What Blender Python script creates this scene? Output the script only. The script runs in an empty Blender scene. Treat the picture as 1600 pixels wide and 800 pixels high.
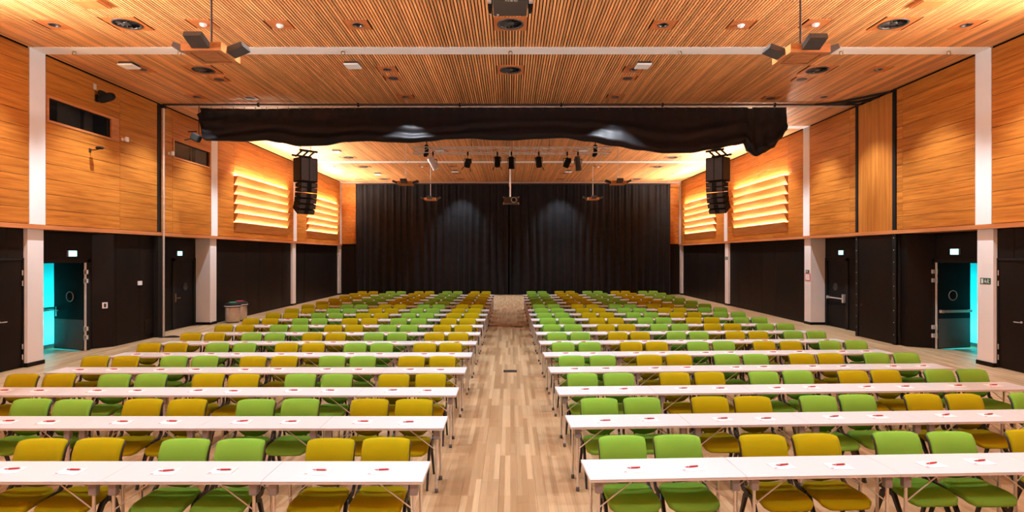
import bpy, math, random
from mathutils import Vector, Matrix
random.seed(7)
R = math.radians
scene = bpy.context.scene
COL = scene.collection

# ------------------------------------------------------------------ camera
H = 2.67                                   # eye height above the hall floor
cam_data = bpy.data.cameras.new('camera')
cam_data.sensor_width = 36.0
cam_data.lens = 36.0 * 880.0 / 1600.0
cam_data.shift_x = 0.00156
cam_data.shift_y = -0.0009
cam_data.clip_start = 0.05
cam_data.clip_end = 200
cam = bpy.data.objects.new('camera', cam_data)
cam.location = (0, 0, H)
cam.rotation_euler = (R(90), 0, 0)
COL.objects.link(cam)
scene.camera = cam

# ------------------------------------------------------------------ world, exposure
world = bpy.data.worlds.new('world')
scene.world = world
world.use_nodes = True
world.node_tree.nodes['Background'].inputs[0].default_value = (0.9, 0.95, 1.0, 1)
world.node_tree.nodes['Background'].inputs[1].default_value = 0.0
scene.view_settings.view_transform = 'Standard'
scene.view_settings.look = 'None'
scene.view_settings.gamma = 1.0
scene.view_settings.use_curve_mapping = False
scene.view_settings.exposure = 0.0
try:
    scene.cycles.max_bounces = 7
    scene.cycles.diffuse_bounces = 4
    scene.cycles.use_adaptive_sampling = True
    scene.cycles.adaptive_threshold = 0.04
    scene.cycles.glossy_bounces = 3
    scene.cycles.sample_clamp_indirect = 6.0
    scene.cycles.use_denoising = True
except Exception:
    pass
SPOT_W = 750.0          # inner ceiling downlights
WASH_W = 1020.0          # outer downlights, aimed at the timber walls
SPOT_COL = (0.88, 0.95, 1.04)
LED = 150.0              # louvre strips
LED_COL = (1.0, 0.78, 0.50)
UP_W = 1200.0             # uplight in the top pocket of each louvre lamp
UP_COL = (0.93, 0.95, 0.97)

# ------------------------------------------------------------------ materials
def new_mat(name):
    m = bpy.data.materials.new(name)
    m.use_nodes = True
    nt = m.node_tree
    b = nt.nodes['Principled BSDF']
    return m, nt, b

def plain(name, col, rough=0.5, metal=0.0, spec=0.5, noise=0.0, nscale=8.0, sheen=0.0, coat=0.0):
    m, nt, b = new_mat(name)
    b.inputs['Roughness'].default_value = rough
    b.inputs['Metallic'].default_value = metal
    b.inputs['Specular IOR Level'].default_value = spec
    if sheen:
        b.inputs['Sheen Weight'].default_value = sheen
        b.inputs['Sheen Roughness'].default_value = 0.4
    if coat:
        b.inputs['Coat Weight'].default_value = coat
    if noise > 0:
        g = nt.nodes.new('ShaderNodeNewGeometry')
        n = nt.nodes.new('ShaderNodeTexNoise')
        n.inputs['Scale'].default_value = nscale
        n.inputs['Detail'].default_value = 4
        nt.links.new(g.outputs['Position'], n.inputs['Vector'])
        r = nt.nodes.new('ShaderNodeValToRGB')
        r.color_ramp.elements[0].position = 0.3
        r.color_ramp.elements[1].position = 0.7
        r.color_ramp.elements[0].color = [c * (1 - noise) for c in col] + [1]
        r.color_ramp.elements[1].color = [min(1, c * (1 + noise)) for c in col] + [1]
        nt.links.new(n.outputs['Fac'], r.inputs['Fac'])
        nt.links.new(r.outputs['Color'], b.inputs['Base Color'])
    else:
        b.inputs['Base Color'].default_value = (*col, 1)
    return m

def wood(name, dark, light, scale, rough=0.45, var=0.35, step=None, spec=0.35):
    """grain stretched along the axis with the small scale; var: tint per object; step: tint per slat of that pitch"""
    m, nt, b = new_mat(name)
    N, L = nt.nodes, nt.links
    g = N.new('ShaderNodeNewGeometry')
    oi = N.new('ShaderNodeObjectInfo')
    off = N.new('ShaderNodeVectorMath'); off.operation = 'SCALE'
    cmb = N.new('ShaderNodeCombineXYZ')
    for k in range(3):
        L.new(oi.outputs['Random'], cmb.inputs[k])
    L.new(cmb.outputs[0], off.inputs[0]); off.inputs['Scale'].default_value = 37.0
    add = N.new('ShaderNodeVectorMath'); add.operation = 'ADD'
    L.new(g.outputs['Position'], add.inputs[0]); L.new(off.outputs[0], add.inputs[1])
    mp = N.new('ShaderNodeMapping'); mp.inputs['Scale'].default_value = scale
    L.new(add.outputs[0], mp.inputs['Vector'])
    n1 = N.new('ShaderNodeTexNoise'); n1.inputs['Scale'].default_value = 1.0
    n1.inputs['Detail'].default_value = 6; n1.inputs['Roughness'].default_value = 0.62
    n1.inputs['Distortion'].default_value = 0.4
    L.new(mp.outputs[0], n1.inputs['Vector'])
    ramp = N.new('ShaderNodeValToRGB')
    ramp.color_ramp.elements[0].position = 0.32; ramp.color_ramp.elements[0].color = (*dark, 1)
    ramp.color_ramp.elements[1].position = 0.68; ramp.color_ramp.elements[1].color = (*light, 1)
    L.new(n1.outputs['Fac'], ramp.inputs['Fac'])
    rnd = oi.outputs['Random']
    if step:
        sx = N.new('ShaderNodeSeparateXYZ'); L.new(g.outputs['Position'], sx.inputs[0])
        dv = N.new('ShaderNodeMath'); dv.operation = 'DIVIDE'; dv.inputs[1].default_value = step
        L.new(sx.outputs[0], dv.inputs[0])
        fl = N.new('ShaderNodeMath'); fl.operation = 'ROUND'; L.new(dv.outputs[0], fl.inputs[0])
        wn = N.new('ShaderNodeTexWhiteNoise'); wn.noise_dimensions = '1D'
        L.new(fl.outputs[0], wn.inputs['W'])
        rnd = wn.outputs['Value']
    mr = N.new('ShaderNodeMapRange')
    mr.inputs['To Min'].default_value = 1 - var / 2; mr.inputs['To Max'].default_value = 1 + var / 2
    L.new(rnd, mr.inputs['Value'])
    mul = N.new('ShaderNodeVectorMath'); mul.operation = 'SCALE'
    L.new(ramp.outputs['Color'], mul.inputs[0]); L.new(mr.outputs[0], mul.inputs['Scale'])
    L.new(mul.outputs[0], b.inputs['Base Color'])
    b.inputs['Roughness'].default_value = rough
    b.inputs['Specular IOR Level'].default_value = spec
    return m

def floor_mat():
    m, nt, b = new_mat('oak_floor')
    N, L = nt.nodes, nt.links
    g = N.new('ShaderNodeNewGeometry')
    mp = N.new('ShaderNodeMapping'); mp.inputs['Rotation'].default_value = (0, 0, R(90))
    L.new(g.outputs['Position'], mp.inputs['Vector'])
    br = N.new('ShaderNodeTexBrick')
    br.inputs['Color1'].default_value = (0.30, 0.19, 0.093, 1)
    br.inputs['Color2'].default_value = (0.50, 0.365, 0.21, 1)
    br.inputs['Mortar'].default_value = (0.25, 0.15, 0.08, 1)
    br.inputs['Scale'].default_value = 1.0
    br.inputs['Mortar Size'].default_value = 0.0008
    br.inputs['Bias'].default_value = -0.12
    br.inputs['Brick Width'].default_value = 1.25
    br.inputs['Row Height'].default_value = 0.0675
    br.offset = 0.37; br.offset_frequency = 3
    L.new(mp.outputs[0], br.inputs['Vector'])
    mp2 = N.new('ShaderNodeMapping'); mp2.inputs['Scale'].default_value = (60, 2.5, 1)
    L.new(g.outputs['Position'], mp2.inputs['Vector'])
    n = N.new('ShaderNodeTexNoise'); n.inputs['Scale'].default_value = 1.0; n.inputs['Detail'].default_value = 5
    L.new(mp2.outputs[0], n.inputs['Vector'])
    mr = N.new('ShaderNodeMapRange'); mr.inputs['To Min'].default_value = 0.78; mr.inputs['To Max'].default_value = 1.22
    L.new(n.outputs['Fac'], mr.inputs['Value'])
    mul = N.new('ShaderNodeVectorMath'); mul.operation = 'SCALE'
    L.new(br.outputs['Color'], mul.inputs[0]); L.new(mr.outputs[0], mul.inputs['Scale'])
    L.new(mul.outputs[0], b.inputs['Base Color'])
    b.inputs['Roughness'].default_value = 0.42
    b.inputs['Specular IOR Level'].default_value = 0.4
    return m

def emit(name, col, strength):
    m, nt, b = new_mat(name)
    b.inputs['Base Color'].default_value = (*col, 1)
    b.inputs['Emission Color'].default_value = (*col, 1)
    b.inputs['Emission Strength'].default_value = strength
    return m

def glass(name, tint=(0.8, 0.85, 0.85), alpha=0.25):
    m, nt, b = new_mat(name)
    b.inputs['Base Color'].default_value = (*tint, 1)
    b.inputs['Roughness'].default_value = 0.05
    b.inputs['Alpha'].default_value = alpha
    return m

def fabric(name, col):
    m, nt, b = new_mat(name)
    N, L = nt.nodes, nt.links
    g = N.new('ShaderNodeNewGeometry')
    n = N.new('ShaderNodeTexNoise'); n.inputs['Scale'].default_value = 420; n.inputs['Detail'].default_value = 2
    L.new(g.outputs['Position'], n.inputs['Vector'])
    oi = N.new('ShaderNodeObjectInfo')
    mr = N.new('ShaderNodeMapRange'); mr.inputs['To Min'].default_value = 0.86; mr.inputs['To Max'].default_value = 1.14
    L.new(n.outputs['Fac'], mr.inputs['Value'])
    rgb = N.new('ShaderNodeRGB'); rgb.outputs[0].default_value = (*col, 1)
    mul = N.new('ShaderNodeVectorMath'); mul.operation = 'SCALE'
    L.new(rgb.outputs[0], mul.inputs[0]); L.new(mr.outputs[0], mul.inputs['Scale'])
    L.new(mul.outputs[0], b.inputs['Base Color'])
    b.inputs['Roughness'].default_value = 0.9
    b.inputs['Specular IOR Level'].default_value = 0.1
    b.inputs['Sheen Weight'].default_value = 0.03
    return m

M = {}
M['wall_wood'] = wood('wall_wood', (0.30, 0.088, 0.011), (0.56, 0.205, 0.032), (5, 0.8, 19), var=0.2, spec=0.2)
M['wall_wood_upright'] = wood('wall_wood_upright', (0.30, 0.090, 0.012), (0.54, 0.20, 0.034), (6, 9, 0.35), var=0.1, spec=0.2)
M['slat_wood'] = wood('slat_wood', (0.60, 0.245, 0.084), (0.92, 0.44, 0.165), (18, 0.7, 18), var=0.55, step=0.0675, rough=0.5)
M['panel_wood'] = wood('panel_wood', (0.45, 0.125, 0.030), (0.60, 0.19, 0.050), (9, 2, 9), var=0.15)
M['ledge_wood'] = wood('ledge_wood', (0.42, 0.135, 0.038), (0.60, 0.235, 0.080), (5, 0.8, 9), var=0.1)
M['box_wood'] = wood('box_wood', (0.42, 0.155, 0.045), (0.62, 0.27, 0.085), (5, 14, 9), var=0.15)
M['louvre_wood'] = wood('louvre_wood', (0.50, 0.20, 0.05), (0.68, 0.32, 0.10), (6, 0.7, 9), var=0.1)
M['floor'] = floor_mat()
M['black_gap'] = plain('black_gap', (0.006, 0.005, 0.004), 0.9, spec=0.1)
M['black_panel'] = plain('black_panel', (0.0075, 0.0058, 0.0048), 0.45, spec=0.13, noise=0.12, nscale=1.5)
M['black_door'] = plain('black_door', (0.0075, 0.0075, 0.0078), 0.5, spec=0.08, noise=0.1, nscale=2)
M['kick'] = plain('kick_plate', (0.075, 0.068, 0.066), 0.5, metal=0.0, noise=0.1, nscale=3)
M['white_paint'] = plain('white_paint', (0.80, 0.76, 0.73), 0.55, noise=0.02, nscale=2)
M['table_white'] = plain('table_white', (0.59, 0.64, 0.675), 0.4, spec=0.4)
M['table_edge'] = plain('table_edge', (0.74, 0.70, 0.67), 0.5)
M['chrome'] = plain('chrome', (0.76, 0.73, 0.71), 0.28, metal=0.65)
M['steel'] = plain('steel', (0.62, 0.57, 0.52), 0.35, metal=0.5, noise=0.08, nscale=12)
M['grey_plastic'] = plain('grey_plastic', (0.26, 0.265, 0.30), 0.5)
M['rubber'] = plain('rubber', (0.10, 0.10, 0.105), 0.6)
M['black_frame'] = plain('black_frame', (0.016, 0.014, 0.013), 0.45)
M['black_matte'] = plain('black_matte', (0.009, 0.008, 0.007), 0.75, spec=0.2)
M['green'] = fabric('green_fabric', (0.165, 0.375, 0.042))
M['yellow'] = fabric('yellow_fabric', (0.325, 0.290, 0.001))
M['drape'] = plain('black_drape', (0.008, 0.008, 0.0095), 0.8, spec=0.12, sheen=0.12, noise=0.25, nscale=3)
M['satin'] = plain('black_satin', (0.011, 0.010, 0.011), 0.5, spec=0.12)
M['dark_metal'] = plain('dark_metal', (0.06, 0.05, 0.045), 0.45, metal=0.6)
M['vent_grey'] = plain('vent_grey', (0.055, 0.048, 0.043), 0.5, metal=0.3)
M['speaker_grey'] = plain('speaker_grey', (0.042, 0.038, 0.036), 0.55, noise=0.2, nscale=40)
M['projector'] = plain('projector_body', (0.055, 0.045, 0.038), 0.5)
M['white_plastic'] = plain('white_plastic', (0.85, 0.83, 0.80), 0.4)
M['beige'] = plain('beige_plastic', (0.62, 0.50, 0.38), 0.5)
M['turquoise'] = plain('turquoise_paint', (0.01, 0.62, 0.66), 0.6, noise=0.03)
M['exit_glow'] = emit('exit_glow', (0.35, 0.95, 1.0), 2.6)
M['led_top'] = emit('led_strip_top', (1.0, 0.88, 0.74), LED * 5)
M['led'] = emit('led_strip', LED_COL, LED)
M['glass'] = glass('glass', (0.02, 0.02, 0.02), 0.3)
M['lens'] = plain('lens_glass', (0.012, 0.014, 0.016), 0.2, spec=0.3)
M['reflector'] = plain('reflector', (0.10, 0.098, 0.10), 0.35, metal=0.6)
M['paper'] = plain('paper', (0.88, 0.88, 0.89), 0.6)
M['red'] = plain('red_plastic', (0.40, 0.012, 0.035), 0.4)
M['red_print'] = plain('red_print', (0.75, 0.06, 0.08), 0.6)
M['sign_green'] = plain('sign_green', (0.01, 0.07, 0.05), 0.5)
M['sign_white'] = plain('sign_white', (0.75, 0.75, 0.72), 0.5)
M['lid_green'] = plain('lid_green', (0.02, 0.30, 0.14), 0.5)
M['booth_dark'] = plain('booth_dark', (0.022, 0.018, 0.014), 0.7, noise=0.3, nscale=2)
M['booth_grey'] = plain('booth_grey', (0.11, 0.085, 0.06), 0.6, noise=0.2, nscale=2)
M['gold'] = plain('brass', (0.35, 0.22, 0.09), 0.35, metal=0.8)
M['lamp_silver'] = plain('lamp_silver', (0.80, 0.80, 0.82), 0.3, metal=0.4)

# ------------------------------------------------------------------ mesh helpers
class MB:
    def __init__(self):
        self.v = []; self.f = []; self.s = []
    def add(self, vs, fs, smooth=False):
        o = len(self.v)
        self.v.extend([tuple(p) for p in vs])
        for q in fs:
            self.f.append([i + o for i in q]); self.s.append(smooth)
        return self
    def box(self, x0, x1, y0, y1, z0, z1):
        x0, x1 = min(x0, x1), max(x0, x1); y0, y1 = min(y0, y1), max(y0, y1); z0, z1 = min(z0, z1), max(z0, z1)
        return self.add([(x0, y0, z0), (x1, y0, z0), (x1, y1, z0), (x0, y1, z0),
                         (x0, y0, z1), (x1, y0, z1), (x1, y1, z1), (x0, y1, z1)],
                        [(3, 2, 1, 0), (4, 5, 6, 7), (0, 1, 5, 4), (1, 2, 6, 5), (2, 3, 7, 6), (3, 0, 4, 7)])
    def bevbox(self, x0, x1, y0, y1, z0, z1, b=0.004):
        """box with chamfered vertical and horizontal edges along its long faces"""
        x0, x1 = min(x0, x1), max(x0, x1); y0, y1 = min(y0, y1), max(y0, y1); z0, z1 = min(z0, z1), max(z0, z1)
        b = min(b, (x1 - x0) / 3, (y1 - y0) / 3, (z1 - z0) / 3)
        def ring(x0, x1, y0, y1, z, c):
            return [(x0 + c, y0, z), (x1 - c, y0, z), (x1, y0 + c, z), (x1, y1 - c, z),
                    (x1 - c, y1, z), (x0 + c, y1, z), (x0, y1 - c, z), (x0, y0 + c, z)]
        rs = [ring(x0 + b, x1 - b, y0 + b, y1 - b, z0, b), ring(x0, x1, y0, y1, z0 + b, b),
              ring(x0, x1, y0, y1, z1 - b, b), ring(x0 + b, x1 - b, y0 + b, y1 - b, z1, b)]
        return self.loft(rs, caps=True)
    def loft(self, rings, closed=True, caps=False, smooth=False):
        n = len(rings[0]); vs = [p for r in rings for p in r]; fs = []
        for i in range(len(rings) - 1):
            for j in range(n if closed else n - 1):
                k = (j + 1) % n
                fs.append((i * n + j, i * n + k, (i + 1) * n + k, (i + 1) * n + j))
        self.add(vs, fs, smooth)
        if caps:
            self.add(rings[0], [tuple(reversed(range(n)))]); self.add(rings[-1], [tuple(range(n))])
        return self
    def bar(self, p, q, w, h, up=(0, 0, 1)):
        p, q = Vector(p), Vector(q); d = (q - p)
        if d.length < 1e-9: return self
        d.normalize(); u = Vector(up)
        if abs(d.dot(u)) > 0.98: u = Vector((0, 1, 0))
        s = d.cross(u).normalized(); t = s.cross(d).normalized()
        rs = []
        for c in (p, q):
            rs.append([c - s * w / 2 - t * h / 2, c + s * w / 2 - t * h / 2, c + s * w / 2 + t * h / 2, c - s * w / 2 + t * h / 2])
        return self.loft(rs, caps=True)
    def path(self, pts, w, h, up=(1, 0, 0), n=None):
        """rectangular or round sweep; w,h may be lists"""
        P = [Vector(p) for p in pts]; rings = []
        for i, c in enumerate(P):
            a = P[max(i - 1, 0)]; b = P[min(i + 1, len(P) - 1)]
            d = (b - a).normalized(); u = Vector(up)
            if abs(d.dot(u)) > 0.98: u = Vector((0, 1, 0))
            s = (u - d * d.dot(u)).normalized(); t = d.cross(s)
            ww = w[i] if isinstance(w, (list, tuple)) else w
            hh = h[i] if isinstance(h, (list, tuple)) else h
            if n:
                rings.append([c + s * ww * math.cos(2 * math.pi * k / n) + t * hh * math.sin(2 * math.pi * k / n) for k in range(n)])
            else:
                rings.append([c - s * ww / 2 - t * hh / 2, c + s * ww / 2 - t * hh / 2, c + s * ww / 2 + t * hh / 2, c - s * ww / 2 + t * hh / 2])
        return self.loft(rings, caps=True, smooth=bool(n))
    def tube(self, p, q, r, n=10, r2=None):
        return self.path([p, q], [r, r2 if r2 is not None else r], [r, r2 if r2 is not None else r], up=(0.3, 0.9, 0.1), n=n)
    def lathe(self, prof, c=(0, 0, 0), n=24, mat=None, smooth=True, cap0=True, cap1=True):
        rings = []
        for r, z in prof:
            rings.append([Vector((r * math.cos(2 * math.pi * k / n), r * math.sin(2 * math.pi * k / n), z)) for k in range(n)])
        if mat is not None:
            rings = [[mat @ p for p in r] for r in rings]
        c = Vector(c)
        rings = [[p + c for p in r] for r in rings]
        self.loft(rings, smooth=smooth)
        if cap0 and prof[0][0] > 1e-6: self.add(rings[0], [tuple(reversed(range(n)))])
        if cap1 and prof[-1][0] > 1e-6: self.add(rings[-1], [tuple(range(n))])
        return self
    def torus(self, c, R0, r, n=20, m=8, mat=None):
        rings = []
        for i in range(n):
            a = 2 * math.pi * i / n; ring = []
            for j in range(m):
                b = 2 * math.pi * j / m
                p = Vector(((R0 + r * math.cos(b)) * math.cos(a), (R0 + r * math.cos(b)) * math.sin(a), r * math.sin(b)))
                if mat is not None: p = mat @ p
                ring.append(p + Vector(c))
            rings.append(ring)
        rings.append(rings[0])
        return self.loft(rings, smooth=True)
    def prism(self, poly, axis, a, b):
        """polygon of 2D points extruded along axis from a to b"""
        def p3(u, v, w):
            return {'x': (w, u, v), 'y': (u, w, v), 'z': (u, v, w)}[axis]
        n = len(poly)
        vs = [p3(u, v, a) for u, v in poly] + [p3(u, v, b) for u, v in poly]
        fs = [tuple(range(n)), tuple(reversed(range(n, 2 * n)))]
        for i in range(n):
            j = (i + 1) % n
            fs.append((i, i + n, j + n, j))
        return self.add(vs, fs)
    def xform(self, mtx):
        self.v = [tuple(mtx @ Vector(p)) for p in self.v]; return self
    def mesh(self, name, mat):
        me = bpy.data.meshes.new(name)
        me.from_pydata(self.v, [], self.f)
        me.polygons.foreach_set('use_smooth', self.s)
        me.materials.append(mat)
        import bmesh
        bm = bmesh.new(); bm.from_mesh(me)
        bmesh.ops.recalc_face_normals(bm, faces=bm.faces)
        bm.to_mesh(me); bm.free()
        me.update()
        return me

def link(name, data, parent=None, loc=(0, 0, 0), rot=(0, 0, 0)):
    o = bpy.data.objects.new(name, data)
    COL.objects.link(o)
    o.location = loc; o.rotation_euler = rot
    if parent is not None: o.parent = parent
    return o

def tag(o, label=None, cat=None, group=None, kind=None):
    if label: o['label'] = label
    if cat: o['category'] = cat
    if group: o['group'] = group
    if kind: o['kind'] = kind
    return o

def thing(name, label, cat, loc=(0, 0, 0), rz=0.0, group=None, kind=None):
    return tag(link(name, None, None, loc, (0, 0, rz)), label, cat, group, kind)

def part(name, mb, mat, parent, loc=(0, 0, 0), rot=(0, 0, 0)):
    return link(name, mb.mesh(name, M[mat]), parent, loc, rot)

def solo(name, mb, mat, label, cat, group=None, kind=None, loc=(0, 0, 0), rot=(0, 0, 0)):
    return tag(link(name, mb.mesh(name, M[mat]), None, loc, rot), label, cat, group, kind)

ORD = ['first', 'second', 'third', 'fourth', 'fifth', 'sixth', 'seventh', 'eighth', 'ninth', 'tenth',
       'eleventh', 'twelfth', 'thirteenth', 'fourteenth', 'fifteenth', 'sixteenth', 'seventeenth']
SIDE = {-1: 'left', 1: 'right'}

# ------------------------------------------------------------------ hall dimensions
WU = 11.44      # upper timber wall plane
WL = 11.58      # lower black wall plane
WC = 11.49      # face of the columns below the ledge
CEIL = 7.615    # underside of the ceiling slats
LEDGE = 3.30
REAR = -4.0     # wall behind the camera
FAR = 38.1
COLS = [13.63, 21.78, 29.93]

# ------------------------------------------------------------------ ceiling fixture plan (x, y, half size of timber panel)
VENTS = [(x, y) for y in (12.05, 15.05, 28.5, 31.5, 36.6) for x in (-8.2, 0.0, 8.2)]
VENTS = [v for v in VENTS if not (v[0] == 0.0 and v[1] > 20)]
DOWN_ROWS = [-1.8, 0.9, 3.6, 6.4, 9.2, 12.1, 15.0, 17.6, 26.9, 31.4, 34.1, 36.7]
DOWN_COLS = (-9.8, -3.28, 3.28, 9.8)
DOWNS = [(x, y) for y in DOWN_ROWS for x in DOWN_COLS] + [(x, y) for y in (20.3, 23.3) for x in (-9.8, 9.8)]
SOFFIT_SPEAKERS = [(-8.2, 15.85), (-3.28, 15.75), (3.28, 15.75), (8.2, 15.85), (-8.2, 17.75), (8.2, 17.75)]
DOMES = [(-4.95, 12.1), (4.95, 12.1), (-6.57, 12.05), (6.53, 12.05), (-4.9, 31.4), (4.9, 31.4)]
CUTS = [(x, y, 0.36) for x, y in VENTS] + [(x, y, 0.25) for x, y in DOWNS] + [(x, y, 0.22) for x, y in SOFFIT_SPEAKERS] \
     + [(x, y, 0.24) for x, y in DOMES]

# ------------------------------------------------------------------ floor
fl = solo('floor', MB().box(-14.6, 14.6, REAR, FAR + 0.4, -0.3, -0.02), 'floor', 'oak strip floor running the length of the hall', 'floor', kind='structure')
BW, BL = 0.21, 2.42
boards = []
nx = int(24.2 / BW) + 1
for i in range(nx):
    x = -12.1 + (i + 0.5) * BW
    off = ((i * 0.618) % 1.0) * BL
    k = 0
    y = REAR - off
    while y < FAR + 0.3:
        y0, y1 = max(y, REAR), min(y + BL, FAR + 0.3)
        if y1 - y0 > 0.05: boards.append((x, y0, y1))
        y += BL
def board_score(b):
    x, y0, y1 = b
    yc = (y0 + y1) / 2
    if yc < 4.9 or abs(x) * 880 / max(yc, 1) > 800: return 1e6 + yc
    return yc + (0 if abs(x) < 0.95 else 7.0)
boards.sort(key=board_score)
whole = MB().bevbox(-BW / 2 + .0006, BW / 2 - .0006, -BL / 2 + .0006, BL / 2 - .0006, -0.02, 0.0, 0.0012).mesh('plank', M['floor'])
cut_mesh = {}
rest = MB()
nb = 0
for (x, y0, y1) in boards:
    if nb < 300:
        Lr = round(y1 - y0, 3)
        if abs(Lr - BL) < .002: me = whole
        else:
            me = cut_mesh.get(Lr)
            if me is None:
                me = cut_mesh[Lr] = MB().bevbox(-BW / 2 + .0006, BW / 2 - .0006, -Lr / 2, Lr / 2, -0.02, 0.0, 0.0012).mesh('plank', M['floor'])
        link('plank', me, fl, (x, (y0 + y1) / 2, 0)); nb += 1
    else:
        rest.box(x - BW / 2 + .0006, x + BW / 2 - .0006, y0, y1 - .0008, -0.02, 0.0)
tag(part('plank_field', rest, 'floor', fl), kind='stuff')

# ------------------------------------------------------------------ ceiling
ce = solo('ceiling', MB().box(-12.1, 12.1, REAR, FAR + 0.4, CEIL + 0.16, CEIL + 0.4), 'black_gap',
          'slatted timber ceiling with dark gaps between the long battens', 'ceiling', kind='structure')
PITCH = 0.0675
BAYS = [(REAR, COLS[0] - .235), (COLS[0] + .235, COLS[1] - .235), (COLS[1] + .235, COLS[2] - .235), (COLS[2] + .235, FAR + .3)]
for (ya, yb) in BAYS:
    mb = MB()
    n = int(WU / PITCH)
    for i in range(-n, n + 1):
        x = i * PITCH
        segs = [(ya, yb)]
        for (cx, cy, h) in CUTS:
            if abs(x - cx) < h + 0.02:
                new = []
                for (a, b) in segs:
                    if cy + h <= a or cy - h >= b: new.append((a, b)); continue
                    if cy - h > a: new.append((a, cy - h))
                    if cy + h < b: new.append((cy + h, b))
                segs = new
        for (a, b) in segs:
            x0, x1, z0, z1 = x - .0215, x + .0215, CEIL, CEIL + .05
            mb.add([(x0, a, z0), (x1, a, z0), (x1, b, z0), (x0, b, z0), (x0, a, z1), (x1, a, z1), (x1, b, z1), (x0, b, z1)],
                   [(3, 2, 1, 0), (0, 1, 5, 4), (1, 2, 6, 5), (2, 3, 7, 6), (3, 0, 4, 7)])
    tag(part('batten_field', mb, 'slat_wood', ce), kind='stuff')

# white portal beams with their columns
for i, yc in enumerate(COLS):
    t = solo('trim_%d' % (i + 1), MB().box(-WU - .1, WU + .1, yc - .23, yc + .23, CEIL - .006, CEIL + .2), 'white_paint',
             'white ceiling beam ' + ['nearest the camera', 'half hidden behind the hanging black drape', 'behind the lighting truss'][i], 'beam', kind='structure')
n = 4
for i, yc in enumerate(COLS + [FAR - .05]):
    for s in (-1, 1):
        mb = MB()
        mb.box(s * WU, s * 12.05, yc - .23, yc + .23, LEDGE + .1, CEIL)
        mb.box(s * WC, s * 12.1, yc - .23, yc + .23, 0.0, LEDGE + .1)
        c = solo('trim_%d' % n, mb, 'white_paint', 'white column on the %s wall, %s from the camera' % (SIDE[s], ORD[i]), 'column', kind='structure')
        part('base_skirting', MB().box(s * (WC - .02), s * 12.1, yc - .25, yc + .25, 0.0, 0.10), 'black_panel', c)
        n += 1

# ------------------------------------------------------------------ upper timber walls
ROW0, ROWH = 3.42, 0.378
rows = []
z = ROW0
while z < CEIL - .05:
    rows.append((z, min(z + ROWH, CEIL - .03))); z += ROWH
SEGS = {-1: [(-4, 1.2), (1.2, 6.3), (6.3, 11.4), (11.4, 13.39), (13.87, 16.5), (16.5, 18.24), (18.46, 19.07), (19.07, 21.54), (22.02, 23.3), (23.3, 26.1), (26.1, 28.9), (28.9, 29.69), (30.17, 31.6), (31.6, 34.4), (34.4, 37.2), (37.2, 37.8)],
        1: [(-4, 1.2), (1.2, 6.3), (6.3, 11.4), (11.4, 13.39), (13.87, 16.43), (16.43, 16.68), (18.64, 19.0), (19.0, 21.54), (22.02, 23.2), (23.2, 26.0), (26.0, 28.8), (28.8, 29.69), (30.17, 31.4), (31.4, 34.1), (34.1, 36.8), (36.8, 37.8)]}
WIN = [(13.95, 16.15), (19.15, 21.42)]
WZ0, WZ1 = 6.02, 6.57
for s in (-1, 1):
    mb = MB()
    if s < 0:
        mb.box(-WU - .04, -WU - .12, REAR, FAR, LEDGE, WZ0); mb.box(-WU - .04, -WU - .12, REAR, FAR, WZ1, CEIL + .2)
        for a, b in ((REAR, WIN[0][0]), (WIN[0][1], WIN[1][0]), (WIN[1][1], FAR)):
            mb.box(-WU - .04, -WU - .12, a, b, WZ0, WZ1)
    else:
        mb.box(WU + .04, WU + .12, REAR, FAR, LEDGE, CEIL + .2)
    w = solo('wall_%s' % SIDE[s], mb, 'black_gap', '%s upper wall clad in horizontal orange timber panels' % SIDE[s], 'wall', kind='structure')
    for (a, b) in SEGS[s]:
        for (z0, z1) in rows:
            zz = [(z0, z1)]
            if s < 0 and (a, b) in ((13.87, 16.5), (19.07, 21.54)):
                if z1 <= WZ0 or z0 >= WZ1: pass
                elif z0 < WZ0: zz = [(z0, WZ0 - .06)] if WZ0 - .06 - z0 > .06 else []
                elif z1 > WZ1: zz = [(WZ1 + .06, z1)]
                else: zz = []
            for (p, q) in zz:
                part('timber_panel', MB().bevbox(s * WU, s * (WU + .035), a + .003, b - .003, p + .004, q - .004, .003), 'wall_wood', w)
    solo('trim_%d' % (12 if s < 0 else 13), MB().box(s * (WU - .05), s * (WL + .5), REAR, FAR, LEDGE, LEDGE + .11), 'ledge_wood', 'timber ledge along the foot of the %s timber wall' % SIDE[s], 'ledge', kind='structure')

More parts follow.
